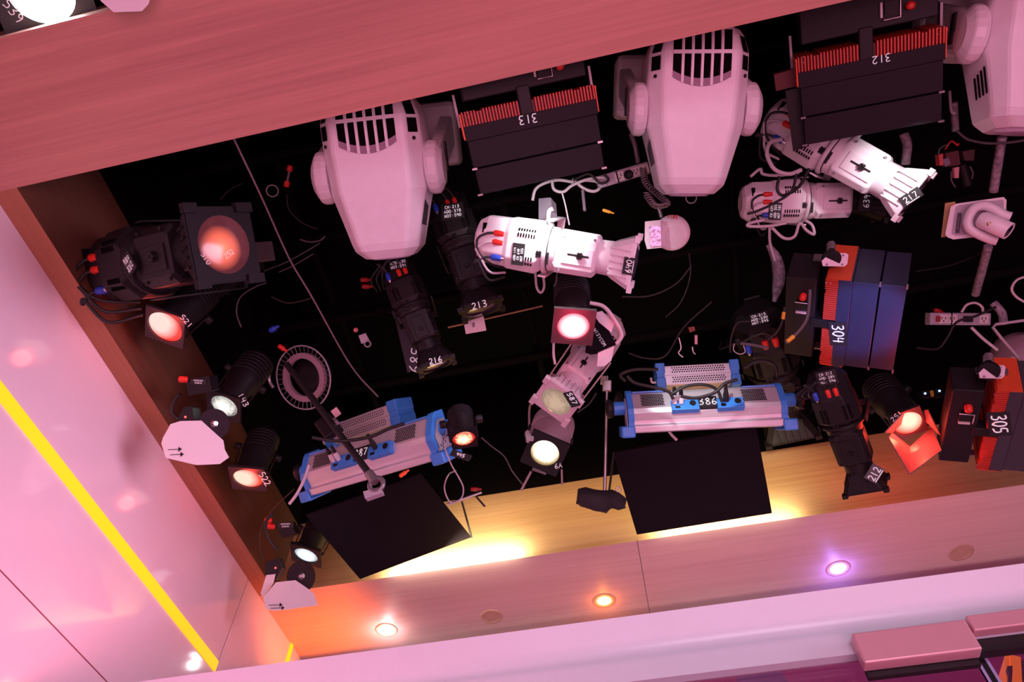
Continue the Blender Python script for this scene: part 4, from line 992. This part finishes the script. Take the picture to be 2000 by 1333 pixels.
bgx.part('loop', MB().torus(bgx.S(1208, 957, 0), (0, 0, 1), .010, .0025, 16, 6), STEEL)
# octagon cards -----------------------------------------------------------
def octcard(label, pts, d, disc, drx, dry, box, led, arrows, flap=None):
    cx = sum(p[0] for p in pts) / len(pts); cy = sum(p[1] for p in pts) / len(pts)
    t = simple('hanging_reflector_card', label, 'card', at(cx - 40, cy, d), at(cx + 40, cy, d + .015), 'pink lit octagonal cards')
    t.part('card', MB().prism(t.poly(pts, 0), -.003, 0), CARD)
    if flap: t.part('side_flap', MB().prism(t.poly(flap, -.03), -.033, -.03), CARD)
    O = t.S(*disc, -.05)
    t.part('disc', MB().lathe_dir(O, (.62, .1, .78), [(0, dry * d / F), (.004, dry * d / F)], 36), mat('plum_disc', (.035, .022, .03), .7, spec=.1))
    t.part('hub', MB().lathe_dir(O + Vector((.0, .0, .004)), (.62, .1, .78), [(0, .017), (.012, .015), (.02, .008)], 14), STEEL)
    t.part('motor_box', MB().prism(t.poly(box, -.05), -.12, -.035), BLACK, bevel=.004)
    t.part('status_led', MB().ball(t.S(*led, -.033), .004, 0, 6), HOTRED)
    am = MB()
    for (x, y) in arrows:
        a, b = t.S(x, y, .0012), t.S(x + 24, y - 1, .0012); u = (b - a)
        am.tube([a, b], .0013, 5, 0, 0); n_ = Vector((-u.y, u.x, 0)).normalized(); u.normalize()
        am.add([b + n_ * .009 - u * .006 + Vector((0, 0, .001)), b - n_ * .009 - u * .006 + Vector((0, 0, .001)), b + u * .006 + Vector((0, 0, .001))], [(0, 1, 2)])
    t.part('arrow_marking', am, BLACK)
    return t
octcard('large pink-lit white octagonal card with two arrows below lens lamp 143', [(352, 823), (393, 822), (436, 861), (439, 879), (447, 894), (429, 907), (384, 909), (324, 895), (315, 867), (318, 856), (333, 829)], 2.50, (418, 829), 25, 31,
        [(348, 822), (362, 796), (378, 795), (382, 822)], (362, 815), [(328, 879), (332, 889)])
octcard('pink-lit white angled card with side flap and two marks at the orange corner', [(539, 1138), (577, 1134), (605, 1153), (613, 1160), (621, 1183), (566, 1191), (532, 1194), (519, 1189), (514, 1168)], 2.95, (588, 1127), 22, 31,
        [(520, 1124), (520, 1100), (545, 1090), (552, 1110), (540, 1134)], (538, 1110), [(525, 1183), (529, 1189)], [(520, 1124), (538, 1122), (534, 1140), (514, 1168), (509, 1160)])
oc = simple('hanging_reflector_card', 'pink card corner poking over the wooden beam at the top left edge', 'card', at(200, 0, 1.84), at(290, 0, 1.85), 'pink lit octagonal cards')
oc.part('card', MB().prism(oc.poly([(197, 2), (222, 24), (277, 22), (290, 8), (299, -30), (180, -30)], 0), -.003, 0), CARD)
# control boxes beside the cards
def control_box(label, pts, d, red, txt, ang):
    t = simple('control_box', label, 'control box', at(pts[0][0], pts[0][1], d), at(pts[1][0], pts[1][1], d), 'black control boxes')
    t.part('case', MB().prism(t.poly(pts, 0), -.07, 0), BLACK2, bevel=.004)
    for q in red: t.part('connector', MB().lathe_dir(t.S(*q, 0), (-.8, .2, .5), [(0, .011), (.025, .012), (.03, .007)], 12), REDPLUG)
    cx = sum(p[0] for p in pts) / 4; cy = sum(p[1] for p in pts) / 4
    t.tagplate('label', cx, cy - 8, .001, 30, 10, ang, '', lines=['IIIIIIII', 'IIIIII'], mats=[TAPE, CHALK], hpx=3, r=.5)
    return t
control_box('black control box with red plug above the first pink card, left of lamp 143', [(362, 742), (408, 735), (414, 765), (368, 774)], 2.55, [(366, 742)], '', -3)
control_box('black control box with red plug above the second pink card', [(536, 1022), (566, 1020), (578, 1044), (552, 1052)], 3.02, [(530, 1018), (536, 1030)], '', 2)
# spoke cage ----------------------------------------------------------------
O = at(592, 735, 3.05)
fc = Thing('lamp_cage', 'round spoked metal cage with pink inner ring above the slanting light panel 387', 'lamp cage', frame(at(560, 735, 3.05), at(640, 745, 2.98), 12))
c = fc.S(592, 738, 0); k = 3.05 / F
rg = MB().torus(c, (0, 0, 1), 62 * k, .0035, 48, 8); fc.part('outer_ring', rg, LAV)
ir = MB(); n = 48
ir.loft([[(c.x + q * k * math.cos(2 * PI * i / n), c.y + q * k * math.sin(2 * PI * i / n), z) for i in range(n)] for q, z in ((37, 0), (48, 0), (48, -.02), (37, -.02), (37, 0))], 0, False)
fc.part('inner_ring', ir, mat('pink_ring', (.40, .26, .31), .5))
sp_ = MB()
for i in range(36):
    a = 2 * PI * i / 36; sp_.tube([(c.x + 48 * k * math.cos(a), c.y + 48 * k * math.sin(a), -.005), (c.x + 62 * k * math.cos(a), c.y + 62 * k * math.sin(a), 0)], .0018, 5, 0, 0)
fc.part('spoke', sp_, DSTEEL)
fc.part('core', MB().lathe_dir((c.x, c.y, -.10), (0, 0, 1), [(0, 36 * k), (.06, 36 * k), (.065, 20 * k)], 28), BLACK)
fc.part('core_facet', MB().prism(fc.poly([(548, 746), (555, 740), (562, 750), (553, 760)], -.02), -.035, -.03).prism(fc.poly([(552, 760), (562, 756), (563, 762), (556, 766)], -.02), -.035, -.03), mat('green_grey_facet', (.25, .30, .27), .3))
fc.part('yoke_arm', MB().tube([fc.S(528, 712, .03), fc.S(526, 742, .03), fc.S(534, 758, .03)], .008, 8), STEEL)
# junction plate
jp = simple('hanging_junction_plate', 'small cream white metal plate beneath the number of black spotlight 213', 'plate', at(905, 636, 2.78), at(950, 630, 2.78))
jp.part('plate', MB().prism(jp.poly([(904, 622), (944, 616), (950, 646), (910, 653)], 0), -.003, 0), CREAM, bevel=.001)
jp.part('chip', MB().prism(jp.poly([(922, 631), (927, 630), (928, 639), (923, 640)], .001), 0, .002), GREYP)
tubething('brass_pipe', 'thin brass lit pipe running behind the cream junction plate', 'pipe', [(875, 640, 2.86), (1060, 598, 2.84)], .004, mat('brass_lit', (.35, .2, .1), .4, metal=.6), None, 0)
# plank 685
pk = simple('black_batten', 'long blue black batten painted 685 left of black spotlight 216', 'batten', at(760, 530, 3.15), at(812, 722, 3.1))
pk.part('board', MB().prism(pk.poly([(752, 540), (800, 528), (838, 712), (796, 728)], 0), -.02, 0), mat('navy_black', (.018, .016, .028), .5), bevel=.002)
pk.tagplate('number_marking', 812, 703, .001, 34, 26, 82, '685', [TAPE, CHALK], hpx=21, r=1.3, plate=False)
# safety cable and bar near right end of 387
SC = mat('safety_cable', (.45, .36, .40), .4)
tubething('hanging_safety_cable', 'pale safety cable looping below the mottled orange lamp', 'safety cable', [(875, 835, 2.46), (868, 868, 2.46), (880, 905, 2.46), (897, 935, 2.47), (905, 955, 2.48), (900, 975, 2.48), (880, 982, 2.48), (868, 955, 2.48), (876, 928, 2.47), (890, 920, 2.63)], .0026, SC, None, 8, 7)
tubething('flag_bar', 'silver bar with forked black rods at the right corner of the tilted soft box', 'bar', [(874, 986, 2.80), (941, 962, 2.80)], .0055, STEEL, None, 0)
tubething('hanging_rod', 'short black rod hooked below the silver bar against lit wood', 'rod', [(926, 966, 2.84), (947, 990, 2.84)], .004, BLACK, None, 0)
# electronics cluster
ec = simple('hanging_cable_junction', 'tangled red and pink cable junction left of the robotic camera pipe', 'electronics', at(1835, 310, 2.72), at(1900, 310, 2.72))
ec.part('block', MB().prism(ec.poly([(1846, 300), (1872, 294), (1876, 322), (1850, 326)], 0), -.04, 0), mat('dark_red_block', (.10, .02, .03), .6), bevel=.003)
ec.part('block', MB().prism(ec.poly([(1880, 296), (1904, 292), (1902, 314), (1884, 314)], .01), -.03, .01), mat('brown_block', (.06, .02, .025), .6), bevel=.002)
ec.part('cap', MB().prism(ec.poly([(1832, 303), (1840, 300), (1841, 322), (1834, 324)], .01), -.01, .015), mat('coral_cap', (.65, .10, .10), .5), bevel=.003)
ec.part('face', MB().prism(ec.poly([(1840, 312), (1852, 308), (1856, 320), (1846, 326)], .012), 0, .014), GREYP)
ec.part('latch', MB().prism(ec.poly([(1863, 328), (1873, 326), (1872, 348), (1864, 348)], .012), 0, .014), mat('pink_latch', (.65, .3, .33), .5), bevel=.002)
ec.part('body', MB().tube([ec.S(1878, 322, 0), ec.S(1885, 345, 0), ec.S(1890, 362, 0)], .016, 12, 0, 0), BLACK2)
for i, P in enumerate(([(1846, 292), (1858, 276), (1870, 284), (1872, 280)], [(1832, 306), (1836, 290), (1852, 282)], [(1858, 335), (1858, 352), (1866, 366)], [(1894, 325), (1900, 338), (1898, 350)])):
    ec.part('lead', MB().tube([ec.S(x, y, .01) for x, y in P], .003, 6), [REDPLUG, CGREY, CGREY, CGREY][i])
# yoke and dome at right edge
dl = simple('dome_spotlight', 'dim pinkish dome lamp with bent flat yoke at the right edge above lamp 305', 'stage light', at(1940, 680, 2.78), at(2040, 670, 2.74))
DOM = mat('dim_pink_paint', (.30, .20, .24), .5)
dl.part('dome', MB().lathe_dir(dl.S(1995, 690, -.08), (0, 1, .5), [(-.02, .10), (0, .105), (.04, .09), (.07, .05), (.08, .001)], 28), DOM)
dl.part('yoke', MB().tube([dl.S(1990, 700, .03), dl.S(1955, 660, .03), dl.S(1939, 640, .03), dl.S(1945, 634, .03), dl.S(2030, 622, .03)], .006, 6, 0, 0), LAV)
dl.part('wing_nut', MB().ball(dl.S(1977, 702, .04), .013, 0, 6), LAV)
tubething('hanging_stub_pipe', 'dim lavender stub pipe right of the dim outlet strip', 'pipe', [(1940, 592, 2.9), (1957, 612, 2.88), (1960, 632, 2.86)], .016, WRAP, 'wrapped pipes')
# clamp over 640 and small bits
ck = simple('pipe_clamp', 'grey pipe clamp with white hook bolt above spotlight 640', 'clamp', at(1052, 400, 2.50), at(1080, 430, 2.44))
ck.part('jaw', MB().prism(ck.poly([(1052, 388), (1076, 386), (1078, 410), (1070, 428), (1052, 428)], 0), -.04, 0), GREYP, bevel=.003)
ck.part('hook_bolt', MB().tube([ck.S(1080, 408, .012), ck.S(1073, 412, .012), ck.S(1071, 424, .012), ck.S(1074, 438, .012)], .008, 10), WHITE)
tubething('fuse_holder', 'small clear fuse holder with pale end below the outlet strip', 'connector', [(1138, 372, 2.62), (1142, 412, 2.60)], .006, GREYP, None, 0)
for px, py, qx, qy, lab in ((566, 330, 560, 360, 'pair of red plugs on a pale tube left of first moving head'),):
    t = simple('plug_pair', lab, 'connector', at(px, py, 2.8), at(qx, qy, 2.8))
    Lq = (at(px, py, 2.8) - at(qx, qy, 2.8)).length
    t.part('tube', MB().tube([(0, 0, 0), (Lq, 0, 0)], .005, 8, 0, 0), GREYP)
    for x in (0, Lq): t.part('plug', MB().lathe_dir((x - .012, 0, 0), (1, 0, 0), [(0, .011), (.02, .012), (.024, .008)], 12), REDPLUG)
def plug(px, py, d, lab, m, ang=0, r=.010):
    P = at(px, py, d); Q = at(px + 8 * math.cos(ang), py + 8 * math.sin(ang), d)
    o = MB().lathe_dir((0, 0, 0), Q - P, [(-.018, r * .7), (-.014, r), (.010, r), (.014, r * .6), (.026, r * .5)], 12).build('hanging_plug', m, None); o.location = P
    tag(o, lab, 'connector', 'loose coloured plugs')
plug(470, 531, 2.76, 'small red plug just right of the lamp with lens 252', REDPLUG, 2.2)
plug(713, 547, 2.9, 'dim red plug left of black spotlight 216, upper one of two', mat('dim_red', (.35, .01, .015), .5), 0)
plug(716, 560, 2.9, 'dim red plug left of black spotlight 216, lower one of two', MATS['dim_red'], 0)
plug(551, 680, 2.9, 'small red plug at the top of the spoked cage', REDPLUG, .6)
plug(534, 643, 2.9, 'blue plug hanging above the spoked cage', BLUEPLUG, -.5, .012)
plug(788, 926, 2.78, 'bright orange red plug at the top edge of the tilted soft box', mat('glowing_red_plug', (.8, .08, .03), .4, emit=(1, .1, .03), es=.3), -.6, .008)  # plug is no lamp, a faint glow is put into its colour
plug(928, 956, 2.92, 'dim red plug just above the silver bar', MATS['dim_red'], 0, .008)
plug(1898, 778, 2.36, 'orange red plug on the grey housing of lamp 305', mat('orange_plug', (.85, .12, .04), .4), 1.3, .011)
plug(1832, 608, 2.95, 'dim red plug left of the dim outlet strip', MATS['dim_red'], .3, .010)
plug(1186, 413, 2.6, 'little orange wire nut right of the fuse holder', YELLOWT, .3, .006)
# hardware bits that catch light
hw = simple('rigging_hardware', 'pale clamp hardware between the slanting rod and batten 685', 'hardware', at(695, 645, 2.8), at(725, 672, 2.8))
hw.part('plate', MB().prism(hw.poly([(700, 656), (714, 651), (722, 666), (706, 672)], 0), -.006, 0), LAV, bevel=.001)
hw.part('ring', MB().torus(hw.S(718, 672, .003), (0, 0, 1), .012, .0028, 18, 6), LAV)
hw.part('knob', MB().ball(hw.S(695, 645, 0), .010, 0, 6), mat('coral_knob', (.7, .25, .22), .5))
hw2 = simple('rigging_hardware', 'shiny shackle and red capped bolt above power supply of panel 386', 'hardware', at(1330, 665, 3.0), at(1365, 665, 3.0))
hw2.part('bolt', MB().prism(hw2.poly([(1357, 655), (1362, 655), (1362, 673), (1357, 673)], 0), -.01, .002), mat('pink_bolt', (.7, .4, .42), .4))
hw2.part('shackle', MB().tube([hw2.S(1326, 660, 0), hw2.S(1330, 680, 0), hw2.S(1325, 690, 0), hw2.S(1334, 698, 0)], .004, 7), STEEL)
hw2.part('shackle', MB().tube([hw2.S(1352, 678, 0), hw2.S(1354, 688, 0), hw2.S(1358, 692, 0)], .004, 7), STEEL)
hw2.part('pin', MB().prism(hw2.poly([(1344, 640), (1356, 638), (1358, 646), (1348, 650)], 0), -.01, 0), mat('rust_pin', (.25, .06, .03), .6))
hw3 = simple('led_indicator_block', 'small black block with two blue lights and orange tag above lamp 251', 'electronics', at(1800, 770, 2.7), at(1840, 764, 2.7))
hw3.part('block', MB().prism(hw3.poly([(1800, 764), (1842, 760), (1844, 776), (1803, 778)], 0), -.03, 0), BLACK2)
for x, y in ((1807, 769), (1835, 764)): hw3.part('blue_light', MB().ball(hw3.S(x, y, .002), .004, 0, 6), BLUELED)
hw3.part('tag', MB().prism(hw3.poly([(1816, 764), (1822, 763), (1824, 774), (1819, 776)], .001), 0, .003), YELLOWT)
rb = simple('relay_box', 'black gear box with small blue tab right of light panel 386', 'electronics', at(1530, 800, 3.5), at(1580, 800, 3.5))
rb.part('case', MB().prism(rb.poly([(1530, 768), (1582, 762), (1588, 832), (1536, 838)], 0), -.06, 0), BLACK2, bevel=.004)
rb.part('tab', MB().prism(rb.poly([(1498, 838), (1508, 837), (1509, 846), (1499, 847)], .0), -.02, .0), BLUE)
for i in range(3): rb.part('fin', MB().prism(rb.poly([(1538 + 12 * i, 790), (1546 + 12 * i, 789), (1548 + 12 * i, 826), (1540 + 12 * i, 827)], .001), 0, .012), BLACK)
# old lamp yokes near 6A
tubething('yoke_strap', 'bent pinkish flat strap left of the lamp marked 6A', 'bracket', [(1034, 850, 2.95), (1034, 800, 2.95), (1040, 788, 2.8), (1056, 785, 2.8)], .005, mat('strap_pink', (.42, .33, .36), .5), 'lamp straps', 4)
tubething('yoke_strap', 'thin pale strap dropping left below the lamp marked 6A', 'bracket', [(1037, 922, 2.8), (1018, 958, 2.85)], .005, MATS['strap_pink'], 'lamp straps', 0)
tubething('yoke_strap', 'thin pale strap dropping right below the lamp marked 6A', 'bracket', [(1097, 918, 2.8), (1098, 947, 2.85)], .004, MATS['strap_pink'], 'lamp straps', 0)
l6a.part('thumb_screw', MB().prism([l6a.S(x, y, .05).to_2d() for x, y in ((1025, 846), (1030, 842), (1034, 850), (1042, 850), (1042, 860), (1034, 860), (1033, 864), (1028, 862))], .045, .055), MATS['strap_pink'])
# dark rigging pipes -----------------------------------------------------
PIPE = mat('dark_pipe', (.004, .003, .0035), .8, spec=.05)
for y, z, lab in ((.80, 4.62, 'black rigging pipe above panel 313'), (1.22, 4.62, 'black rigging pipe above spotlight 640'), (1.66, 4.62, 'black rigging pipe above the blue-lit lamp 304'), (2.1, 4.62, 'black rigging pipe above light panel 386')):
    single('hanging_rigging_pipe', MB().tube([(-1.66, y, z), (1, y, z), (3.4, y, z)], .024, 14, 0, 0), PIPE, lab, 'pipe', 'black rigging pipes')
for x, lab in ((-1.25, 'black cross pipe over the lamps by the left wooden beam'), (-.30, 'black cross pipe over the black spotlights 213 and 216'), (.75, 'black cross pipe left of the blue-lit lamp 304')):
    single('hanging_cross_pipe', MB().tube([(x, .55, 4.68), (x, 1.5, 4.68), (x, 2.5, 4.68)], .02, 12, 0, 0), PIPE, lab, 'pipe', 'black cross pipes')
DRP = mat('dusty_drape', (.012, .009, .011), .9)
# cables -------------------------------------------------------------------
def cable(label, pts, r=.004, m=None, d=2.85, group='cables looping among the lamps'):
    P = [(p[0], p[1], p[2] if len(p) > 2 else d) for p in pts]
    return tubething('hanging_cable', label, 'cable', P, r, m or CGREY, group, 6, 7)
FAINT = mat('faint_cable', (.014, .010, .012), .5)
BROWN = mat('brown_cable', (.03, .014, .012), .5)
cable('white cable arching under panel 313 to its left lower corner', [(1040, 392), (1046, 370), (1064, 358), (1090, 352), (1120, 356)], .006, CWHITE, 2.62)
cable('white cable loop hanging below the outlet strip, larger loop', [(1078, 352), (1082, 370), (1100, 375), (1118, 362), (1150, 350), (1185, 348), (1180, 362)], .006, CWHITE, 2.60)
cable('white cable loop hanging below the outlet strip, right hand loop', [(1118, 350), (1140, 368), (1160, 374), (1172, 366), (1165, 355), (1140, 352)], .006, CWHITE, 2.64)
cable('black cable curling over the outlet strip plug', [(1120, 352), (1150, 340), (1172, 358), (1188, 352), (1180, 340)], .005, CBLACK, 2.585)
cable('pale cable dropping from the outlet strip to the clamp over spotlight 640', [(1098, 378), (1104, 400), (1109, 425), (1112, 440)], .003, CWHITE, 2.55)
cable('grey cable dangling in a loop below spotlight 640', [(1045, 525), (1048, 560), (1056, 572), (1063, 560), (1060, 532)], .005, CWHITE, 2.55)
cable('white cable looping off the tail of spotlight 217', [(1527, 272), (1505, 278), (1498, 300), (1512, 330), (1540, 340), (1565, 332)], .008, CWHITE, 2.62)
cable('white cable draped across spotlight 639', [(1466, 345), (1485, 330), (1490, 340), (1520, 343), (1560, 338)], .006, CWHITE, 2.74)
cable('black cable bunch falling over spotlight 639', [(1580, 330), (1560, 365), (1530, 382), (1518, 370), (1522, 345)], .006, CBLACK, 2.62)
cable('black cable crossing spotlight 639 to its yellow tape', [(1556, 340), (1545, 375), (1510, 398), (1480, 412), (1460, 418)], .005, CBLACK, 2.58)
cable('white cable looping beneath spotlight 639 on the left', [(1492, 430), (1465, 436), (1462, 442), (1500, 442), (1535, 436)], .006, CWHITE, 2.70)
cable('white cable looping beneath spotlight 639 in the middle', [(1503, 440), (1530, 465), (1552, 462), (1562, 436), (1575, 450), (1590, 458), (1586, 440), (1572, 430)], .006, CWHITE, 2.72)
cable('pale cable hanging from spotlight 639 to the taped bundle', [(1503, 445), (1504, 475), (1514, 510)], .006, CWHITE, 2.85)
cable('grey cable curving below the right moving head', [(1868, 255), (1890, 272), (1930, 280), (1975, 278), (2010, 272)], .005, CGREY, 2.66)
cable('thin grey cable drooping beside panel 312', [(1855, 178), (1858, 215), (1866, 222)], .005, CWHITE, 2.62)
cable('white cable arching over the dim outlet strip', [(1878, 610), (1888, 596), (1905, 592), (1918, 600), (1920, 612)], .005, CWHITE, 2.84)
cable('pale cable dropping from the dim outlet strip toward lamp 305', [(1897, 640), (1920, 662), (1948, 684)], .006, CWHITE, 2.8)
cable('white cable loop at the right edge above the stub pipe', [(2004, 540), (1985, 548), (1976, 565), (1985, 580), (2004, 592)], .005, CWHITE, 2.8)
cable('black cable sagging right of the blue-lit lamp 304', [(1790, 680), (1830, 682), (1850, 660), (1868, 630), (1905, 618), (1945, 600)], .005, FAINT, 2.8)
cable('thin cable bending from blue plug of spotlight 215', [(1466, 628), (1440, 632), (1428, 660), (1426, 690)], .004, FAINT, 2.85)
ycab = cable('dark cable with orange plug running down the housing of lamp 304', [(1582, 566), (1580, 600), (1575, 625), (1562, 645), (1545, 662), (1535, 670)], .0055, CGREY, 2.32)
tubething('tape_band', None, None, [(1550, 657, 2.32), (1537, 668, 2.32)], .0075, YELLOWT, None, 0, parent=ycab)
ycab2 = cable('dark cable with yellow band hanging over spotlight 215', [(1532, 600), (1529, 624), (1518, 648), (1500, 664)], .0045, CBLACK, 2.62)
tubething('tape_band', None, None, [(1531, 610, 2.62), (1529, 624, 2.62)], .007, YELLOWT, None, 0, parent=ycab2)
cable('grey rod cable crossing below spotlight 215', [(1446, 671), (1470, 674), (1500, 680)], .006, CGREY, 2.72)
cable('thin white wire loop left of spotlight 215', [(1434, 672), (1433, 685), (1444, 692), (1455, 688), (1452, 675)], .0018, CWHITE, 2.72)
cable('black cable looping between panel 386 and its power supply, left side', [(1225, 735), (1240, 748), (1270, 755), (1305, 765), (1315, 780)], .006, CBLACK, 2.54)
cable('black cable looping between panel 386 and its power supply, over the middle', [(1312, 770), (1340, 755), (1375, 752), (1400, 762), (1410, 785)], .006, CBLACK, 2.60)
cable('black cable draped along the top of panel 386', [(1330, 775), (1360, 778), (1395, 768), (1415, 750), (1440, 742)], .006, CBLACK, 2.52)
cable('dark cable bow above the power supply of panel 386', [(1452, 720), (1480, 706), (1510, 712), (1518, 738)], .008, FAINT, 2.98)
cable('grey brown cable bow left of that power supply', [(1222, 745), (1212, 732), (1240, 722), (1285, 722)], .007, FAINT, 2.9)
cable('pale cable between panel 386 and the upright soft box', [(1303, 838), (1312, 850), (1322, 860)], .006, CWHITE, 2.84)
cable('black cable draped over the slanting panel 387', [(610, 855), (660, 862), (720, 855), (760, 838), (790, 828)], .006, CBLACK, 2.46)
cable('white cable hanging left of the slanting panel 387', [(604, 908), (595, 935), (580, 965), (565, 985)], .006, CWHITE, 2.72)
cable('thin brown wire bowing over the left inner wood', [(575, 955), (530, 1000), (510, 1035), (508, 1070), (515, 1095)], .0022, BROWN, 2.85)
cable('black cable loop beside the second control box', [(533, 1005), (520, 1020), (522, 1045), (535, 1068), (545, 1075)], .006, CBLACK, 2.93)
cable('black cable loop beside the first pink card', [(352, 770), (340, 785), (336, 805), (348, 818)], .006, CBLACK, 2.58)
cable('black cable loop beneath lamp 252 near the wood', [(236, 545), (240, 570), (262, 572), (290, 560), (300, 548)], .006, CBLACK, 2.4)
cable('long arc of thin grey cable left of the slanting rod', [(471, 640), (462, 610), (470, 580), (500, 560), (520, 553)], .003, CGREY, 2.8)
cable('dim cable sagging right from that arc', [(530, 580), (560, 592), (590, 588), (608, 582)], .003, BROWN, 2.8)
cable('paired thin wires crossing above the slanting rod, upper', [(515, 530), (560, 512), (600, 490), (625, 475)], .0022, CGREY, 2.8)
cable('paired thin wires crossing above the slanting rod, lower', [(545, 532), (575, 518), (612, 496)], .0022, CGREY, 2.82)
cable('short bright wire end left of the first moving head', [(586, 468), (605, 473), (625, 470), (635, 462)], .0028, CGREY, 2.75)
cable('faint cable curve under the wooden beam', [(430, 390), (450, 370), (475, 358)], .0022, FAINT, 2.7)
cable('faint cable falling left of the first moving head', [(560, 380), (565, 410), (590, 435), (620, 448)], .003, FAINT, 2.75)
cable('thin cable down from spotlight 640 into the dark', [(1088, 530), (1086, 550), (1082, 560)], .003, CGREY, 2.45)
cable('white cable dropping left of the glaring red lamp', [(1082, 655), (1081, 690), (1084, 712)], .005, CWHITE, 2.55)
cable('thin dark cable from spotlight 587 curving right', [(1165, 768), (1150, 790), (1128, 806)], .003, FAINT, 2.45)
cable('thin grey lead with inline plug left of lamp 6A', [(940, 855), (960, 872), (985, 892), (1000, 920), (1025, 952)], .003, CGREY, 2.88)
cable('dark cable sagging across the empty black middle, upper', [(1215, 580), (1270, 578), (1320, 555), (1350, 520)], .0035, FAINT, 2.75)
cable('dark cable sagging across the empty black middle, lower', [(1228, 690), (1260, 700), (1300, 695), (1335, 640), (1390, 590)], .0035, FAINT, 2.85)
cable('dark cable rising toward the fire alarm', [(1300, 620), (1330, 590), (1348, 540), (1346, 495)], .003, FAINT, 2.8)
cable('dim cable behind the wrapped pipe at right', [(1790, 530), (1850, 520), (1905, 500), (1925, 485)], .003, FAINT, 2.95)
# ================================================================== LIGHTS
def area(name, loc, target, size, col, e, sy=None, spread=None):
    l = bpy.data.lights.new(name, 'AREA'); l.color = col; l.energy = e; l.size = size
    if sy: l.shape = 'RECTANGLE'; l.size_y = sy
    if spread: l.spread = math.radians(spread)
    o = bpy.data.objects.new(name, l); COL.objects.link(o); o.location = loc
    o.rotation_euler = (Vector(target) - Vector(loc)).to_track_quat('-Z', 'Y').to_euler(); return o
def spot(name, loc, target, col, e, ang, blend=.5, r=.03):
    l = bpy.data.lights.new(name, 'SPOT'); l.color = col; l.energy = e; l.spot_size = math.radians(ang); l.spot_blend = blend; l.shadow_soft_size = r
    o = bpy.data.objects.new(name, l); COL.objects.link(o); o.location = loc
    o.rotation_euler = (Vector(target) - Vector(loc)).to_track_quat('-Z', 'Y').to_euler(); return o
def point(name, loc, col, e, r=.03):
    l = bpy.data.lights.new(name, 'POINT'); l.color = col; l.energy = e; l.shadow_soft_size = r
    o = bpy.data.objects.new(name, l); COL.objects.link(o); o.location = loc; return o
area('set_bounce_light', (0.9, -0.6, 0.25), (0.6, .8, 3.7), 4.0, (1.0, .365, .56), 152, 3.0)
area('front_set_light', (0.8, -2.4, 2.2), (.1, 1.5, 2.55), 1.6, (1.0, .70, .88), 7, 1.0, 70)
spot('added_wall_fill', (1.5, .9, 2.8), (-1.758, 1.25, 3.0), (1.0, .62, .88), 270, 44, .7, .7)  # added unseen spot that brightens the glossy left wall
spot('added_wall_pink_fill', (0.9, .6, 1.6), (-1.758, 1.75, 2.45), (1.0, .18, .30), 330, 38, 1.0, .4)  # added unseen spot, pink pool low on the left wall
spot('key_640', at(1075, 392, 2.14), at(1075, 475, 2.34), (1, .98, 1), 9, 110, .6)
spot('key_217', at(1850, 250, 2.1), at(1740, 345, 2.50), (1, .97, .98), 10, 50, .7)
spot('key_386', at(1300, 560, 2.2), at(1370, 805, 2.70), (.92, .98, 1), 16, 36, .8)  # added unseen spot that whitens light panel 386
spot('blue_304', at(1900, 900, 1.7), at(1700, 640, 2.45), (.22, .36, 1), 75, 24, .6)
spot('corner_orange', (-1.48, 2.86, 3.32), (-1.55, 2.84, 3.7), (1, .17, .0), 15, 120, .8, .05)
for x0, e in ((-.80, 4.2), (.42, 1.8)):
    area('softbox_edge_light', (x0, 2.485, 3.705), (x0, 2.544, 3.745), .60, (1, .88, .62), e * 1.6, .05)
area('softbox_spill', (0.05, 2.28, 3.98), (0.05, 2.54, 3.88), 1.7, (1, .66, .32), 2.6, .1)
spot('red_251_spill', at(1790, 880, 2.55), onz(1745, 950, 3.72), (1, .06, .03), 14.0, 80, .9)
point('red_521_halo', at(318, 646, 2.49), (1, .07, .05), .8, .03)
point('red_522_halo', at(480, 945, 2.88), (1, .07, .05), .8, .03)
spot('centre_red_halo', at(1122, 655, 2.22), at(1118, 600, 2.45), (1, .03, .10), 1.6, 120, .9)
for px, c, e in ((755, (1, .9, .9), .8), (1180, (1, .3, .03), .5), (1637, (.3, .2, 1), 1.0)):
    py = {755: 1231, 1180: 1174, 1637: 1111}[px]
    point('downlight_glow', onz(px, py, 3.7) - Vector((0, 0, .05)), c, e, .02)
w = bpy.data.worlds.new('world'); scene.world = w; w.use_nodes = True
w.node_tree.nodes['Background'].inputs['Color'].default_value = (.5, .2, .3, 1); w.node_tree.nodes['Background'].inputs['Strength'].default_value = .01
scene.view_settings.view_transform = 'Standard'; scene.view_settings.look = 'None'
scene.view_settings.exposure = 0; scene.view_settings.gamma = 1
scene.cycles.use_denoising = True
scene.cycles.sample_clamp_indirect = 4.0
scene.cycles.max_bounces = 6
point('barn_door_glow', at(1786, 850, 2.515), (1, .04, .02), 3.2, .015)
area('added_soffit_fill', (0.9, 2.55, 2.2), (0.9, 2.75, 3.7), 3.4, (1.0, .60, .68), 7, .4, 110)  # added lamp hidden behind the header, brightens the far soffit
area('added_booth_fill', (0.9, 1.75, 2.0), (1.0, 2.7, 1.9), 1.6, (1, .25, .75), 6, .4)  # added unseen lamp, makes the view through the glass more purple
